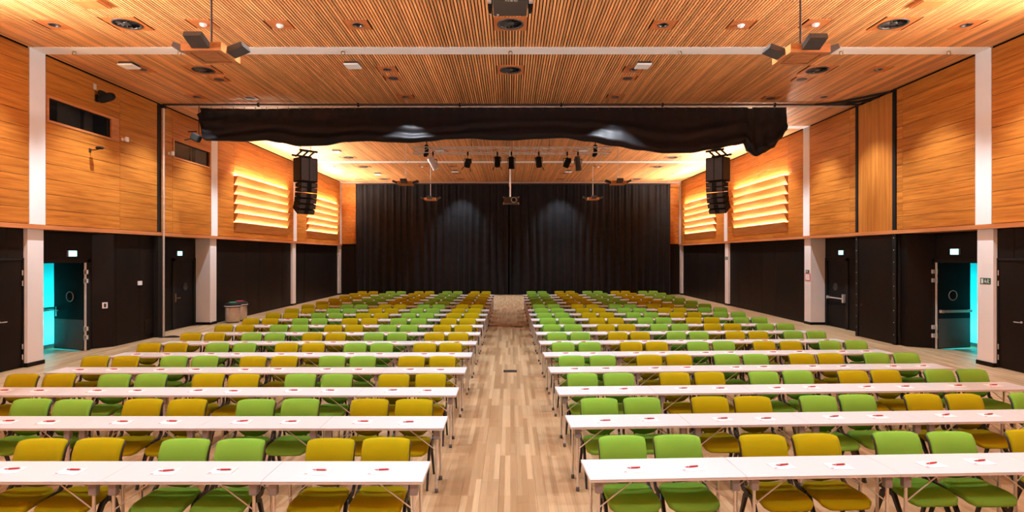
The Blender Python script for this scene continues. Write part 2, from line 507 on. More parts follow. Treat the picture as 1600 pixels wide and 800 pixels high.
# control booth windows in the left wall
for k, (a, b) in enumerate(WIN):
    w = solo('window_%d' % (k + 1), MB().box(-WU - .14, -WU - 1.9, a - .3, b + .3, WZ0 - .5, WZ0 - .45).box(-WU - .14, -WU - 1.9, a - .3, b + .3, WZ1 + .3, WZ1 + .35)
             .box(-WU - 1.85, -WU - 1.9, a - .3, b + .3, WZ0 - .5, WZ1 + .3).box(-WU - .14, -WU - 1.9, a - .35, a - .3, WZ0 - .5, WZ1 + .3).box(-WU - .14, -WU - 1.9, b + .3, b + .35, WZ0 - .5, WZ1 + .3),
             'booth_dark', 'long dark control booth window in the left timber wall, %s' % ['above the open door', 'behind the partition post'][k], 'window', kind='structure')
    part('pane', MB().box(-WU - .05, -WU - .056, a, b, WZ0, WZ1), 'glass', w)
    for nm, (y0, y1, z0, z1) in {'sill': (a - .06, b + .3 if k == 0 else b + .06, WZ0 - .06, WZ0), 'head': (a - .06, b + .3 if k == 0 else b + .06, WZ1, WZ1 + .06)}.items():
        part('frame_' + nm, MB().box(-WU + .02, -WU - .13, y0, y1, z0, z1), 'ledge_wood', w)
    for (y0, y1) in ((a - .06, a), (b, b + (.3 if k == 0 else .06))):
        part('frame_side', MB().box(-WU + .02, -WU - .13, y0, y1, WZ0, WZ1), 'ledge_wood', w)
    part('blind', MB().box(-WU - .5, -WU - .52, a + .9, b - (.05 if k == 0 else .5), WZ0 - .2, WZ1 + .2), 'booth_grey', w)
    part('mullion', MB().box(-WU - .3, -WU - .36, (a + b) / 2 + .4, (a + b) / 2 + .46, WZ0 - .3, WZ1 + .3), 'black_matte', w)

# far wall: black below, timber side strips above, stage curtain in front
w = solo('wall_far', MB().box(-12, 12, FAR + .3, FAR + .4, 0, CEIL + .3), 'black_panel', 'black far wall behind the stage curtain', 'wall', kind='structure')
for (xa, xb) in ((-WU, -10.35), (10.7, WU)):
    for (z0, z1) in rows:
        part('timber_panel', MB().bevbox(xa, xb, FAR + .1, FAR + .14, z0 + .003, z1 - .003, .003), 'wall_wood', w)
    part('black_base', MB().box(xa, xb, FAR + .1, FAR + .14, 0, LEDGE), 'black_panel', w)
part('header_rail', MB().box(-WU, WU, FAR - .12, FAR - .05, CEIL - .09, CEIL), 'chrome', w)
part('header_board', MB().box(-WU, WU, FAR - .04, FAR + .02, CEIL - .32, CEIL), 'ledge_wood', w)
solo('wall_rear', MB().box(-12, 12, REAR - .2, REAR, 0, CEIL + .3), 'wall_wood', 'timber wall behind the camera', 'wall', kind='structure')

# ------------------------------------------------------------------ lower black walls
def lower_panel(s, a, b, parent, name='wall_panel', x=WL, z0=0.0, z1=LEDGE):
    return part(name, MB().bevbox(s * x, s * (x + .05), a + .004, b - .004, z0, z1, .004), 'black_panel', parent)
HINGE = {-1: (11.87, 15.72, 13.02, 16.10), 1: (12.12, 16.02, 13.22, 16.22)}    # x,y of hinge edge, x,y of free edge
NICHE = {-1: 11.90, 1: 12.15}
CORR = {-1: 13.34, 1: 13.66}
for s in (-1, 1):
    nx_ = NICHE[s]
    mb = MB()
    mb.box(s * (WL + .05), s * (WL + .1), REAR, 12.55, 0, LEDGE)
    mb.box(s * (WL + .05), s * (WL + .1), 12.55, 13.40, 2.57, LEDGE)
    # niche wall: header over the open door, strip by the column
    dtop = 2.48
    mb.box(s * nx_, s * (nx_ + .1), 13.86, HINGE[s][1] + .02, dtop, LEDGE)
    mb.box(s * nx_, s * (nx_ + .1), 13.86, 13.95, 0, dtop)
    mb.box(s * nx_, s * (nx_ + .1), HINGE[s][1] + .02, 16.5, 0, LEDGE)
    mb.box(s * (WL + .05), s * (WL + .1), 16.45, 18.6, 0, LEDGE)
    # second recess
    mb.box(s * 12.05, s * 12.1, 18.6, 20.14, 0, LEDGE); mb.box(s * 12.05, s * 12.1, 20.14, 21.42, 2.5, LEDGE); mb.box(s * 12.05, s * 12.1, 21.42, 21.6, 0, LEDGE)
    mb.box(s * 12.1, s * 12.15, 20.1, 21.46, 0, 2.54)
    mb.box(s * (WL + .05), s * 12.1, 18.6, 18.66, 0, LEDGE)
    mb.box(s * (WL + .05), s * (WL + .1), 22.0, FAR, 0, LEDGE)
    w = solo('wall_%s_lower' % SIDE[s], mb, 'black_panel', '%s lower wall of black panels under the timber' % SIDE[s], 'wall', kind='structure')
    if s < 0: jo = [(12.0 - 16, 2), (2, 7), (7, 12.5)]
    else: jo = [(12.0 - 16, 2), (2, 7), (7, 12.5)]
    for a, b in jo: lower_panel(s, a, b, w)
    lower_panel(s, 12.55, 12.95, w, z0=2.6); lower_panel(s, 12.95, 13.40, w, z0=2.6)
    # splayed return between niche and flush panels
    rx0, ry0, rx1, ry1 = nx_, 16.02 if s < 0 else 16.12, WL - .02, 16.42
    part('return_panel', MB().add([(s * rx0, ry0, 0), (s * rx1, ry1, 0), (s * rx1, ry1 + .08, 0), (s * rx0, ry0 + .4, 0),
                                   (s * rx0, ry0, LEDGE), (s * rx1, ry1, LEDGE), (s * rx1, ry1 + .08, LEDGE), (s * rx0, ry0 + .4, LEDGE)],
                                  [(3, 2, 1, 0), (4, 5, 6, 7), (0, 1, 5, 4), (1, 2, 6, 5), (2, 3, 7, 6), (3, 0, 4, 7)]), 'black_panel', w)
    if s < 0:
        for a, b in ((16.5, 17.55), (17.55, 18.22)): lower_panel(s, a, b, w, x=WL - .03)
        part('access_hatch', MB().bevbox(s * (WL - .045), s * (WL - .03), 17.8, 18.18, .16, .62, .004), 'black_panel', w)
    else:
        lower_panel(s, 16.44, 16.68, w, x=WL - .03)
        lower_panel(s, 16.84, 18.5, w, x=WL - .05)
    for a in (22.02, 23.3, 24.6, 25.9, 27.2, 28.5):
        lower_panel(s, a, min(a + 1.3, 29.69), w)
    for a in (30.17, 31.7, 33.2, 34.7, 36.2):
        lower_panel(s, a, min(a + 1.5, 37.8), w)
    for j, (a, b, x) in enumerate(((REAR, 12.5, WL), (22.02, 29.69, WL), (30.17, 37.8, WL))):
        part('skirting', MB().box(s * (x - .014), s * x, a, b, 0, .09), 'black_matte', w)
    # vestibule behind the open door
    cx = CORR[s]
    v = solo('wall_vestibule_%s' % SIDE[s], MB().box(s * cx, s * (cx + .1), 15.75, 19.4, .09, 2.9), 'turquoise',
             'turquoise vestibule wall seen through the open %s door' % SIDE[s], 'wall', kind='structure')
    part('skirting', MB().box(s * (cx - .02), s * (cx + .1), 12.4, 19.4, 0, .09), 'black_matte', v)
    part('bounce_stop_panel', MB().box(s * cx, s * (cx + .1), 12.4, 15.75, .09, 2.9), 'black_matte', v)  # unseen black stretch, added to keep turquoise bounce off the door leaf
    part('lid', MB().box(s * (nx_ + .1), s * (cx + .1), 12.4, 19.4, 2.9, 3.0), 'black_matte', v)
    part('end_wall', MB().box(s * (nx_ + .1), s * (cx + .1), 12.3, 12.4, 0, 3.0).box(s * (nx_ + .1), s * (cx + .1), 19.4, 19.5, 0, 3.0), 'black_matte', v)
    if s < 0:
        part('handrail', MB().box(s * (cx - .05), s * (cx - .09), 12.6, 19.3, 1.06, 1.10), 'black_matte', v)
    ld = bpy.data.lights.new('vestibule_lamp', 'AREA'); ld.shape = 'RECTANGLE'; ld.size = 1.2; ld.size_y = .12; ld.spread = R(120)
    ld.energy = 110; ld.color = (0.15, 0.95, 1.0)
    lo = link('vestibule_lamp', ld, v, (s * (nx_ + .3), 17.3, .25), (0, R(-70) * s, 0))
    lo.rotation_euler = Vector((s * (cx - nx_ - .3), -.55, .6)).to_track_quat('-Z', 'Y').to_euler()

# ------------------------------------------------------------------ doors
def porthole(parent, c, ax_mat, mat='chrome'):
    p = part('porthole', MB().torus(c, .135, .018, 24, 8, ax_mat), mat, parent)
    part('porthole_glass', MB().lathe([(.13, -.012), (.13, .012)], c, 24, ax_mat), 'lens', p)

def hinge(parent, x, y, z):
    return part('hinge', MB().tube((x, y, z - .06), (x, y, z + .06), .016, 8).box(x - .03, x + .03, y - .012, y + .012, z - .055, z + .055), 'chrome', parent)

for s in (-1, 1):
    hx, hy, fx, fy = HINGE[s]
    d = thing('door_%d' % (1 if s < 0 else 2), 'open black door with grey kick plate and porthole, turquoise vestibule behind, %s wall' % SIDE[s], 'door',
              (s * hx, hy, 0.0), kind='structure')
    width = math.hypot(fx - hx, fy - hy)
    ang = math.atan2(fy - hy, s * (fx - hx))
    lf = MB().bevbox(0.0, width, -.03, .03, .012, 2.455, .004)
    q = link('leaf', lf.mesh('leaf', M['black_door']), d, (0, 0, 0), (0, 0, ang))
    F = -1 if True else 1
    # camera-facing side of the leaf is local -y for s>0, +y for s<0
    fs = -1 if s > 0 else 1
    part('kick_plate', MB().bevbox(.03, width - .02, fs * .030, fs * .036, .03, .86, .002), 'kick', q)
    part('edge_strip', MB().box(-.012, .0, -.03, .03, .012, 2.455), 'steel', q)
    rot = Matrix.Rotation(R(90), 3, 'X')
    p = part('porthole', MB().torus((width * .46, fs * .034, 1.5 if s < 0 else 1.52), .135, .011, 28, 8, rot), 'chrome', q)
    p2 = part('porthole_glass', MB().lathe([(.13, -.006), (.13, .006)], (width * .46, fs * .032, 1.5 if s < 0 else 1.52), 28, rot), 'lens', q)
    if s > 0:
        part('panic_bar', MB().box(.06, .14, fs * .03, fs * .11, 1.03, 1.11).box(width - .1, width - .02, fs * .03, fs * .11, 1.03, 1.11)
             .bevbox(.10, width - .06, fs * .075, fs * .12, 1.035, 1.105, .01), 'steel', q)
    else:
        part('handle', MB().lathe([(.03, -.006), (.03, .006)], (width - .09, fs * .036, 1.10), 14, rot).tube((width - .09, fs * .03, 1.10), (width - .09, fs * .085, 1.10), .012)
             .tube((width - .09, fs * .082, 1.10), (width - .24, fs * .082, 1.10), .012).box(width - .115, width - .065, fs * .03, fs * .037, .93, 1.20), 'chrome', q)
    for zz in (2.2, 1.95, .62, .38):
        part('hinge', MB().box(-.12, -.012, fs * .0 - .004, fs * .0 + .05, zz - .055, zz + .055).tube((-.03, fs * .045, zz - .07), (-.03, fs * .045, zz + .07), .014, 8), 'chrome', q)
    # frame around the opening, in the niche wall plane
    fr = MB().box(-s * .03, s * .10, .05, .16, 0, 2.56).box(-s * .03, s * .10, -1.75, .16, 2.46, 2.56)
    part('frame', fr, 'black_matte', d)

for s in (-1, 1):     # closed doors in the second recess
    d = thing('door_%d' % (3 if s < 0 else 4), 'closed black door %s, %s wall' % ('with lever handle beside the litter bins' if s < 0 else 'with steel push bar beside the fire sign', SIDE[s]), 'door',
              (s * 12.05, 20.78, 0), kind='structure')
    q = part('leaf', MB().bevbox(s * .0, s * .04, -.58, .60, .012, 2.46, .004), 'black_door', d)
    rot = Matrix.Rotation(R(90), 3, 'Y')
    part('porthole', MB().torus((-s * .008, .08, 1.5), .13, .012, 24, 8, rot), 'black_frame', q)
    part('porthole_glass', MB().lathe([(.125, -.006), (.125, .006)], (-s * .004, .08, 1.5), 24, rot), 'lens', q)
    part('kick_plate', MB().bevbox(-s * .006, s * .0, -.54, .56, .03, .80, .002), 'black_door', q)
    if s > 0:
        part('panic_bar', MB().box(-s * .10, 0, -.56, -.46, .95, 1.25).bevbox(-s * .05, -s * .09, -.46, .55, 1.065, 1.11, .01).box(-s * .08, 0, .5, .56, 1.03, 1.14), 'chrome', q)
    else:
        part('handle', MB().box(-s * .008, 0, -.55, -.48, .98, 1.28).tube((0, -.515, 1.12), (-s * .07, -.515, 1.12), .012).tube((-s * .07, -.515, 1.12), (-s * .07, -.33, 1.12), .013), 'gold', q)
    part('frame', MB().box(-s * .03, s * .01, -.72, -.58, 0, 2.56).box(-s * .03, s * .01, .60, .74, 0, 2.56).box(-s * .03, s * .01, -.72, .74, 2.46, 2.56), 'black_matte', d)

for s in (-1, 1):     # near doors, cut by the picture's edges
    d = thing('door_%d' % (5 if s < 0 else 6), 'plain black door at the %s edge before the white column' % SIDE[s], 'door', (s * WL, 12.97, 0), kind='structure')
    q = part('leaf', MB().bevbox(s * .01, s * .05, -.40, .40, .012, 2.55, .004), 'black_panel', d)
    part('handle', MB().lathe([(.026, -.006), (.026, .006)], (s * .004, -.2, 1.14), 14, Matrix.Rotation(R(90), 3, 'Y')).tube((0, -.2, 1.14), (-s * .06, -.2, 1.14), .011)
         .tube((-s * .06, -.2, 1.14), (-s * .06, -.08, 1.14), .011), 'chrome', q)
    part('frame', MB().box(-s * .012, s * .04, .40, .45, 0, 2.60).box(-s * .012, s * .04, -.45, -.40, 0, 2.60).box(-s * .012, s * .04, -.45, .45, 2.55, 2.60), 'black_matte', d)
    for zz in (2.25, 2.0, .5, .25):
        part('hinge', MB().tube((-s * .012, .385, zz - .06), (-s * .012, .385, zz + .06), .013, 8), 'steel', d)

# ------------------------------------------------------------------ exit signs
for s, y, xw, z, lab in ((-1, 15.25, NICHE[-1], 2.71, 'over the open left door'), (-1, 20.45, 12.05, 2.73, 'over the closed left door'),
                         (1, 20.45, 12.05, 2.76, 'over the closed right door with push bar'), (1, 15.35, NICHE[1], 2.76, 'over the open right door')):
    e = thing('exit_sign', 'glowing exit sign box ' + lab, 'sign', (s * xw, y, z), group='glowing exit signs')
    part('housing', MB().bevbox(-s * .05, 0, -.15, .15, -.085, .085, .006), 'grey_plastic', e)
    part('lit_face', MB().bevbox(-s * .056, -s * .05, -.14, .14, -.075, .075, .002), 'exit_glow', e)

# ------------------------------------------------------------------ partition jambs, tracks, post
jl = solo('partition_jamb', MB().box(-WU + .01, -WU - .04, 18.25, 18.45, LEDGE, CEIL).box(-WU + .03, -WL - .05, 18.25, 18.6, 0, LEDGE), 'black_matte',
          'black vertical jamb on the left wall behind the silver post', 'jamb', group='partition jambs')
for a, b, lab in ((16.69, 16.83, 'nearer the open right door'), (18.51, 18.63, 'nearer the closed right door')):
    j = solo('partition_jamb', MB().box(WU - .03, WU + .04, a, b, 0, CEIL).box(WU, WL + .05, a, b, 0, LEDGE), 'black_matte',
             'black full height jamb of the right partition panel, ' + lab, 'jamb', group='partition jambs')
    for k in range(9):
        part('bolt', MB().lathe([(.012, 0), (.009, .008)], (WU - .03, (a + b) / 2, .3 + k * .36), 8, Matrix.Rotation(R(-90), 3, 'Y')), 'steel', j)
pp = thing('partition_panel', 'stacked partition panel with upright timber grain above black, right wall', 'partition', (WU, 17.67, 0))
part('timber_face', MB().bevbox(-.012, .03, -.83, .83, LEDGE, CEIL - .06, .004), 'wall_wood_upright', pp)
part('black_face', MB().bevbox(-.004, .10, -.83, .83, .01, LEDGE - .004, .004), 'black_panel', pp)
part('pull_ring', MB().torus((-.01, .68, 1.05), .035, .006, 16, 6, Matrix.Rotation(R(90), 3, 'Y')), 'dark_metal', pp)

po = thing('partition_post', 'slim silver floor to ceiling post against the left wall', 'post', (-11.27, 18.30, 0))
part('pole', MB().tube((0, 0, .02), (0, 0, 7.5), .032, 12), 'steel', po)
part('foot_plate', MB().lathe([(.15, 0), (.15, .015), (.05, .03)], (0, 0, 0), 20), 'black_matte', po)
part('head_clamp', MB().box(-.06, .06, -.06, .06, 7.44, 7.54), 'black_matte', po)
cc = MB()
pts = []
for k in range(90):
    a = k * .55; r = .10 + .03 * math.sin(k * .7)
    pts.append((r * math.cos(a) * 1.9, r * math.sin(a) * .9, .012 + .018 * (k / 90) + .006 * math.sin(k)))
cc.path(pts, .011, .011, up=(0, 0, 1), n=6)
solo('cable_coil', cc, 'black_matte', 'black cable coiled on the floor by the silver post', 'cable', loc=(-10.98, 18.28, 0))

tr = thing('curtain_track', 'thin metal track across the ceiling carrying the black drape', 'track', (0, 18.32, CEIL))
part('rail', MB().box(-11.3, 11.4, -.03, .03, -.075, -.025), 'dark_metal', tr)
part('lower_pipe', MB().tube((-11.1, .06, -.105), (11.0, .06, -.105), .022, 8), 'chrome', tr)
for x in (-8.2, -4.95, -1.65, 1.65, 4.95, 8.6):
    part('hanger', MB().box(x - .025, x + .025, -.04, .04, -.12, 0), 'black_matte', tr)
part('branch', MB().bar((9.9, 0, -.05), (11.41, -.42, -.05), .07, .05), 'black_matte', tr)
part('branch', MB().bar((10.3, .05, -.05), (11.41, -1.45, -.05), .07, .05), 'black_matte', tr)
part('branch', MB().bar((10.9, .05, -.05), (11.41, -.9, -.05), .05, .05), 'black_matte', tr)

# ------------------------------------------------------------------ wall louvre lamps
def louvre(s, a, b, label, up=1.0, first_z=3.665, n=6, pitch=.386):
    t = thing('louvre_lamp', label, 'wall lamp', (s * (WU - .002), (a + b) / 2, first_z), group='glowing louvre lamps')
    h = (b - a) / 2
    for k in range(n):
        z = k * pitch
        # board: bottom edge at the wall, top edge leaning out
        bd = MB().add([(0, -h, z), (-s * .022, -h, z), (-s * .175, -h, z + .372), (-s * .153, -h, z + .372),
                       (0, h, z), (-s * .022, h, z), (-s * .175, h, z + .372), (-s * .153, h, z + .372)],
                      [(0, 1, 2, 3), (7, 6, 5, 4), (0, 4, 5, 1), (1, 5, 6, 2), (2, 6, 7, 3), (3, 7, 4, 0)])
        p = part('slat', bd, 'louvre_wood', t)
        for e in (-h, h):
            part('end_cap', MB().prism([(0, z + .02), (-s * .012, z + .02), (-s * .150, z + .36), (0, z + .36)], 'y', e - .004, e + .004), 'ledge_wood', p)
        part('led_strip', MB().box(-s * .045, -s * .072, -h + .04, h - .04, z + .330, z + .336), 'led_top' if k == n - 1 else 'led', p)
    ul = bpy.data.lights.new('louvre_uplight', 'AREA'); ul.shape = 'RECTANGLE'; ul.size = 2 * h - .2; ul.size_y = .05
    ul.energy = UP_W * up; ul.spread = R(112); ul.color = UP_COL
    lo = link('louvre_uplight', ul, t, (-s * .11, 0, (n - 1) * pitch + .378))
    zv = -Vector((-s * .87, 0, .49)); xv = Vector((0, 1, 0)); yv = zv.cross(xv)
    lo.rotation_euler = Matrix((xv, yv, zv)).transposed().to_euler()
    return t
for s in (-1, 1):
    o = .0 if s < 0 else -.1
    louvre(s, 23.3 + o, 28.85 + o, 'longer glowing timber louvre wall lamp, %s wall, nearer the line array' % SIDE[s], .34)
    louvre(s, 31.6 + o * 3, 37.15 + o * 3, 'glowing timber louvre wall lamp beside the far curtain, %s wall' % SIDE[s], .25)
    louvre(s, 4.7, 10.25, 'glowing timber louvre wall lamp outside the %s picture edge' % SIDE[s])
    louvre(s, -3.3, 2.25, 'added unseen timber louvre wall lamp on the %s wall beside the camera' % SIDE[s])  # unseen lamp added beside the camera to brighten the near ceiling

# ------------------------------------------------------------------ ceiling fixtures
def square_ring(half, r, z0, z1, n=32):
    mb = MB()
    def sq(k):
        a = 2 * math.pi * (k + .5) / n; c, s_ = math.cos(a), math.sin(a); m = max(abs(c), abs(s_))
        return (half * c / m, half * s_ / m)
    ci = [(r * math.cos(2 * math.pi * (k + .5) / n), r * math.sin(2 * math.pi * (k + .5) / n)) for k in range(n)]
    so = [sq(k) for k in range(n)]
    # snap nearest to the corners
    for q in ((1, 1), (-1, 1), (-1, -1), (1, -1)):
        j = min(range(n), key=lambda k: (so[k][0] - q[0] * half) ** 2 + (so[k][1] - q[1] * half) ** 2)
        so[j] = (q[0] * half, q[1] * half)
    rings = [[(x, y, z0) for x, y in so], [(x, y, z0) for x, y in ci], [(x, y, z1) for x, y in ci], [(x, y, z1) for x, y in so]]
    rings.append(rings[0])
    return mb.loft(rings)

# large swirl vents
vp = square_ring(.355, .285, -.004, .02).mesh('mount_panel', M['panel_wood'])
vr = MB().lathe([(.285, .0), (.287, -.014), (.26, -.018), (.245, -.004), (.245, .05)], (0, 0, 0), 32, cap0=False, cap1=False).mesh('ring', M['vent_grey'])
vb = MB().lathe([(.25, .05), (.25, .06)], (0, 0, 0), 32).mesh('throat', M['black_matte'])
vh = MB().lathe([(.075, .05), (.075, -.004), (.06, -.010)], (0, 0, 0), 20).mesh('hub', M['vent_grey'])
v1 = MB()
v1.add([(.078, -.022, -.002), (.24, -.034, -.002), (.24, .02, .038), (.078, .012, .038),
        (.078, -.022, .002), (.24, -.034, .002), (.24, .02, .042), (.078, .012, .042)],
       [(0, 1, 2, 3), (7, 6, 5, 4), (0, 4, 5, 1), (1, 5, 6, 2), (2, 6, 7, 3), (3, 7, 4, 0)])
vane = v1.mesh('vane', M['vent_grey'])
def place_word(x, y):
    sd = 'left' if x < -.5 else 'right' if x > .5 else 'centre'
    return sd
def row_word(y, ys):
    ys = sorted(set(ys)); return ORD[ys.index(y)]
vy = [v[1] for v in VENTS]
for (x, y) in VENTS:
    t = thing('ceiling_vent', 'round dark swirl vent, %s of ceiling, %s row from the camera' % (place_word(x, y), row_word(y, vy)), 'vent', (x, y, CEIL), group='round ceiling vents')
    link('mount_panel', vp, t); link('ring', vr, t); link('throat', vb, t); link('hub', vh, t)
    for k in range(14):
        link('vane', vane, t, (0, 0, 0), (0, 0, 2 * math.pi * k / 14))

# downlights
dp = square_ring(.245, .115, -.004, .02).mesh('mount_panel', M['panel_wood'])
dr = MB().lathe([(.115, .0), (.118, -.010), (.10, -.012), (.095, .0), (.075, .10)], (0, 0, 0), 24, cap0=False, cap1=False).mesh('reflector', M['reflector'])
db = MB().lathe([(.076, .10), (.076, .11)], (0, 0, 0), 24).mesh('lamp_plate', M['black_matte'])
def beam(w, size, blend):
    sl = bpy.data.lights.new('downlight_beam', 'SPOT'); sl.energy = w; sl.color = SPOT_COL
    sl.spot_size = R(size); sl.spot_blend = blend; sl.shadow_soft_size = .025
    return sl
BEAM_IN = beam(SPOT_W, 86, .45); BEAM_OUT = beam(WASH_W, 76, .8); BEAM_OUT_LOW = beam(WASH_W * .5, 84, 1.0); BEAM_LOW = beam(SPOT_W * 1.35, 84, .6)
VIEW_D = 11.0
dys = [d for d in DOWN_ROWS + [20.3, 23.3] if d > VIEW_D]
for (x, y) in DOWNS:
    if y > VIEW_D:
        lab = 'recessed downlight in timber square, %s %s column, %s row from the camera' % ('outer' if abs(x) > 5 else 'inner', place_word(x, y), row_word(y, dys))
    else:
        lab = 'recessed downlight above the picture, %s %s column, %s row' % ('outer' if abs(x) > 5 else 'inner', place_word(x, y), row_word(y, [d for d in DOWN_ROWS if d <= VIEW_D]))
    t = thing('downlight', lab, 'downlight', (x, y, CEIL), group='recessed downlights' if y > VIEW_D else 'downlights above the camera')
    link('mount_panel', dp, t); link('reflector', dr, t); link('lamp_plate', db, t)
    if abs(x) > 5: link('downlight_beam', BEAM_OUT_LOW if y > 36 else BEAM_OUT, t, (0, 0, .05), (0, R(-12) * (1 if x > 0 else -1), 0))
    else: link('downlight_beam', BEAM_LOW if y > 36 else BEAM_IN, t, (0, 0, .05))

# round soffit speakers
sp = square_ring(.215, .135, -.004, .02).mesh('mount_panel', M['panel_wood'])
sg = MB().lathe([(.137, .0), (.137, -.012), (.125, -.016), (.06, -.020), (.0, -.022)], (0, 0, 0), 24, cap0=False).mesh('grille', M['speaker_grey'])
for (x, y) in SOFFIT_SPEAKERS:
    t = thing('ceiling_speaker', 'small round dark ceiling speaker, %s %s, %s the downlight row' % ('outer' if abs(x) > 5 else 'inner', place_word(x, y), 'behind' if y < 17 else 'beside last'), 'speaker', (x, y, CEIL), group='round ceiling speakers')
    link('mount_panel', sp, t); link('grille', sg, t)

# white detector domes on timber squares
wp = MB().bevbox(-.235, .235, -.235, .235, -.004, .02, .002).mesh('mount_panel', M['panel_wood'])
wd = MB().lathe([(.075, -.004), (.072, -.03), (.055, -.05), (.03, -.062), (.0, -.066)], (0, 0, 0), 20, cap0=False).mesh('dome', M['white_plastic'])
for (x, y) in DOMES:
    t = thing('detector', 'white detector dome on timber square, %s %s, %s bay' % ('outer' if abs(x) > 5.5 else 'inner', place_word(x, y), 'near' if y < 20 else 'far'), 'detector', (x, y, CEIL), group='white detector domes')
    link('mount_panel', wp, t); link('dome', wd, t)

# white ceiling boxes
def white_box(x, y, lab, k=1.0):
    t = thing('access_point', lab, 'ceiling box', (x, y, CEIL), group='white ceiling boxes')
    part('backplate', MB().bevbox(-.17 * k, .17 * k, -.17 * k, .17 * k, -.05, 0, .006), 'dark_metal', t)
    part('cover', MB().bevbox(-.19 * k, .19 * k, -.19 * k, .19 * k, -.09, -.05, .02), 'white_plastic', t)
white_box(-4.07, 14.53, 'square white box on the ceiling, left of centre, past the first beam')
white_box(3.42, 14.53, 'square white box on the ceiling, right of centre, past the first beam')
white_box(-9.85, 14.55, 'square white box on the ceiling by the left wall')
white_box(-8.2, 26.6, 'square white box on the ceiling above the left louvre lamp')
white_box(-3.3, 26.3, 'square white box on the ceiling behind the left truss half')
white_box(3.4, 26.3, 'square white box on the ceiling behind the right truss half')
white_box(-3.25, 33.0, 'square white box on the ceiling, far left of the projector')
white_box(3.4, 33.0, 'square white box on the ceiling, far right of the projector')
white_box(-8.0, 34.0, 'square white box on the ceiling, far left corner bay')
for s in (-1, 1):
    t = thing('timber_hatch', 'small dropped timber box on the ceiling at the top %s' % SIDE[s], 'hatch', (s * 8.2, 11.0, CEIL), group='timber hatches')
    part('box', MB().bevbox(-.28, .28, -.2, .2, -.05, 0, .004), 'panel_wood', t)
    part('lid', MB().bevbox(-.24, .24, -.16, .16, -.06, -.05, .003), 'panel_wood', t)
# eye bolts under the first beam
for k, x in enumerate((-10.55, -8.0, -4.05, 0.0, 4.1, 8.0, 10.6)):
    t = thing('eye_bolt', 'steel eye bolt under the near white beam, %s from the left' % ORD[k], 'hook', (x, 13.62, CEIL - .006), group='eye bolts')
    part('plate', MB().lathe([(.05, 0), (.05, -.012)], (0, 0, 0), 14), 'steel', t)
    part('ring', MB().torus((0, 0, -.06), .042, .011, 16, 6, Matrix.Rotation(R(90), 3, 'X')), 'gold', t)

# ------------------------------------------------------------------ pendant loudspeaker clusters
def pendant(x, y, z, lab):
    w = .31
    t = thing('pendant_speaker', lab, 'speaker', (x, y, z), group='pendant speaker clusters')
    # timber tray: rim and bottom panel
    def sq(r, z): return [(-r, -r, z), (r, -r, z), (r, r, z), (-r, r, z)]
    rr_ = [sq(w, 0), sq(w - .085, 0), sq(w - .085, .018), sq(w - .022, .018), sq(w - .022, .13), sq(w, .13), sq(w, 0)]
    part('rim', MB().loft(rr_), 'box_wood', t)
    part('bottom_panel', MB().bevbox(-w + .105, w - .105, -w + .105, w - .105, .002, .016, .002), 'box_wood', t)
    part('dark_gap', MB().box(-w + .06, w - .06, -w + .06, w - .06, .022, .03), 'black_matte', t)
    part('lid', MB().box(-w + .02, w - .02, -w + .02, w - .02, .10, .12), 'black_matte', t)
    cab = MB()
    # wedge cabinet leaning out over the rim, face towards -y
    cab.add([(-.135, -w - .006, .03), (.135, -w - .006, .03), (.135, -w - .25, .13), (-.135, -w - .25, .13),
             (-.135, -w - .006, .125), (.135, -w - .006, .125), (.135, -w - .22, .205), (-.135, -w - .22, .205)],
            [(0, 1, 2, 3), (7, 6, 5, 4), (0, 4, 5, 1), (1, 5, 6, 2), (2, 6, 7, 3), (3, 7, 4, 0)])
    me = cab.mesh('cabinet', M['speaker_grey'])
    for k in range(4):
        link('cabinet', me, t, (0, 0, 0), (0, 0, k * math.pi / 2))
    part('rod', MB().tube((0, 0, .1), (0, 0, CEIL - z), .016, 8), 'dark_metal' if y < 15 else 'chrome', t)
pendant(-4.75, 8.95, 5.81, 'large timber pendant speaker with four dark cabinets, upper left before the beam')
pendant(4.66, 9.05, 5.82, 'large timber pendant speaker with four dark cabinets, upper right before the beam')
pendant(-4.5, 24.2, 5.68, 'timber pendant speaker on rod left of the truss, against curtain top')
pendant(4.62, 24.2, 5.70, 'timber pendant speaker on rod right of the truss, against curtain top')
pendant(-4.45, 31.4, 5.72, 'small far timber pendant speaker hanging before the curtain, left of projector')
pendant(4.6, 31.4, 5.74, 'small far timber pendant speaker hanging before the curtain, right of projector')

# ------------------------------------------------------------------ projectors
pj = thing('projector', 'dark ceiling projector with white lettering at the top centre', 'projector', (-.005, 9.0, 6.6))
body = part('body', MB().bevbox(-.275, .275, -.32, .27, 0, .24, .012), 'projector', pj)
tx = bpy.data.curves.new('lettering', 'FONT'); tx.body = 'NEC'; tx.size = .075; tx.align_x = 'CENTER'; tx.extrude = .0008; tx.space_character = 1.15
tx.materials.append(M['sign_white'])
to = bpy.data.objects.new('lettering_source', tx); COL.objects.link(to)
bpy.context.view_layer.update()
tme = bpy.data.meshes.new_from_object(to.evaluated_get(bpy.context.evaluated_depsgraph_get()))
bpy.data.objects.remove(to)
to = link('lettering', tme, pj, (.02, -.275, -.0012), (R(180), 0, 0))
to.scale = (1.25, 1.0, 1.0)
part('foot', MB().lathe([(.018, 0), (.018, -.012)], (-.2, .2, 0), 12), 'steel', pj)
part('foot', MB().lathe([(.018, 0), (.018, -.006)], (.2, .2, 0), 12), 'dark_metal', pj)
for s in (-1, 1):
    part('lift_bar', MB().box(s * .305, s * .345, -.05, .22, .02, .07).box(s * .28, s * .35, -.06, -.02, .0, .22), 'black_matte', pj)
    part('clamp', MB().lathe([(.02, -.02), (.026, .0), (.02, .02)], (s * .325, .24, .045), 10).box(s * .295, s * .36, -.2, -.13, .03, .07), 'lamp_silver', pj)
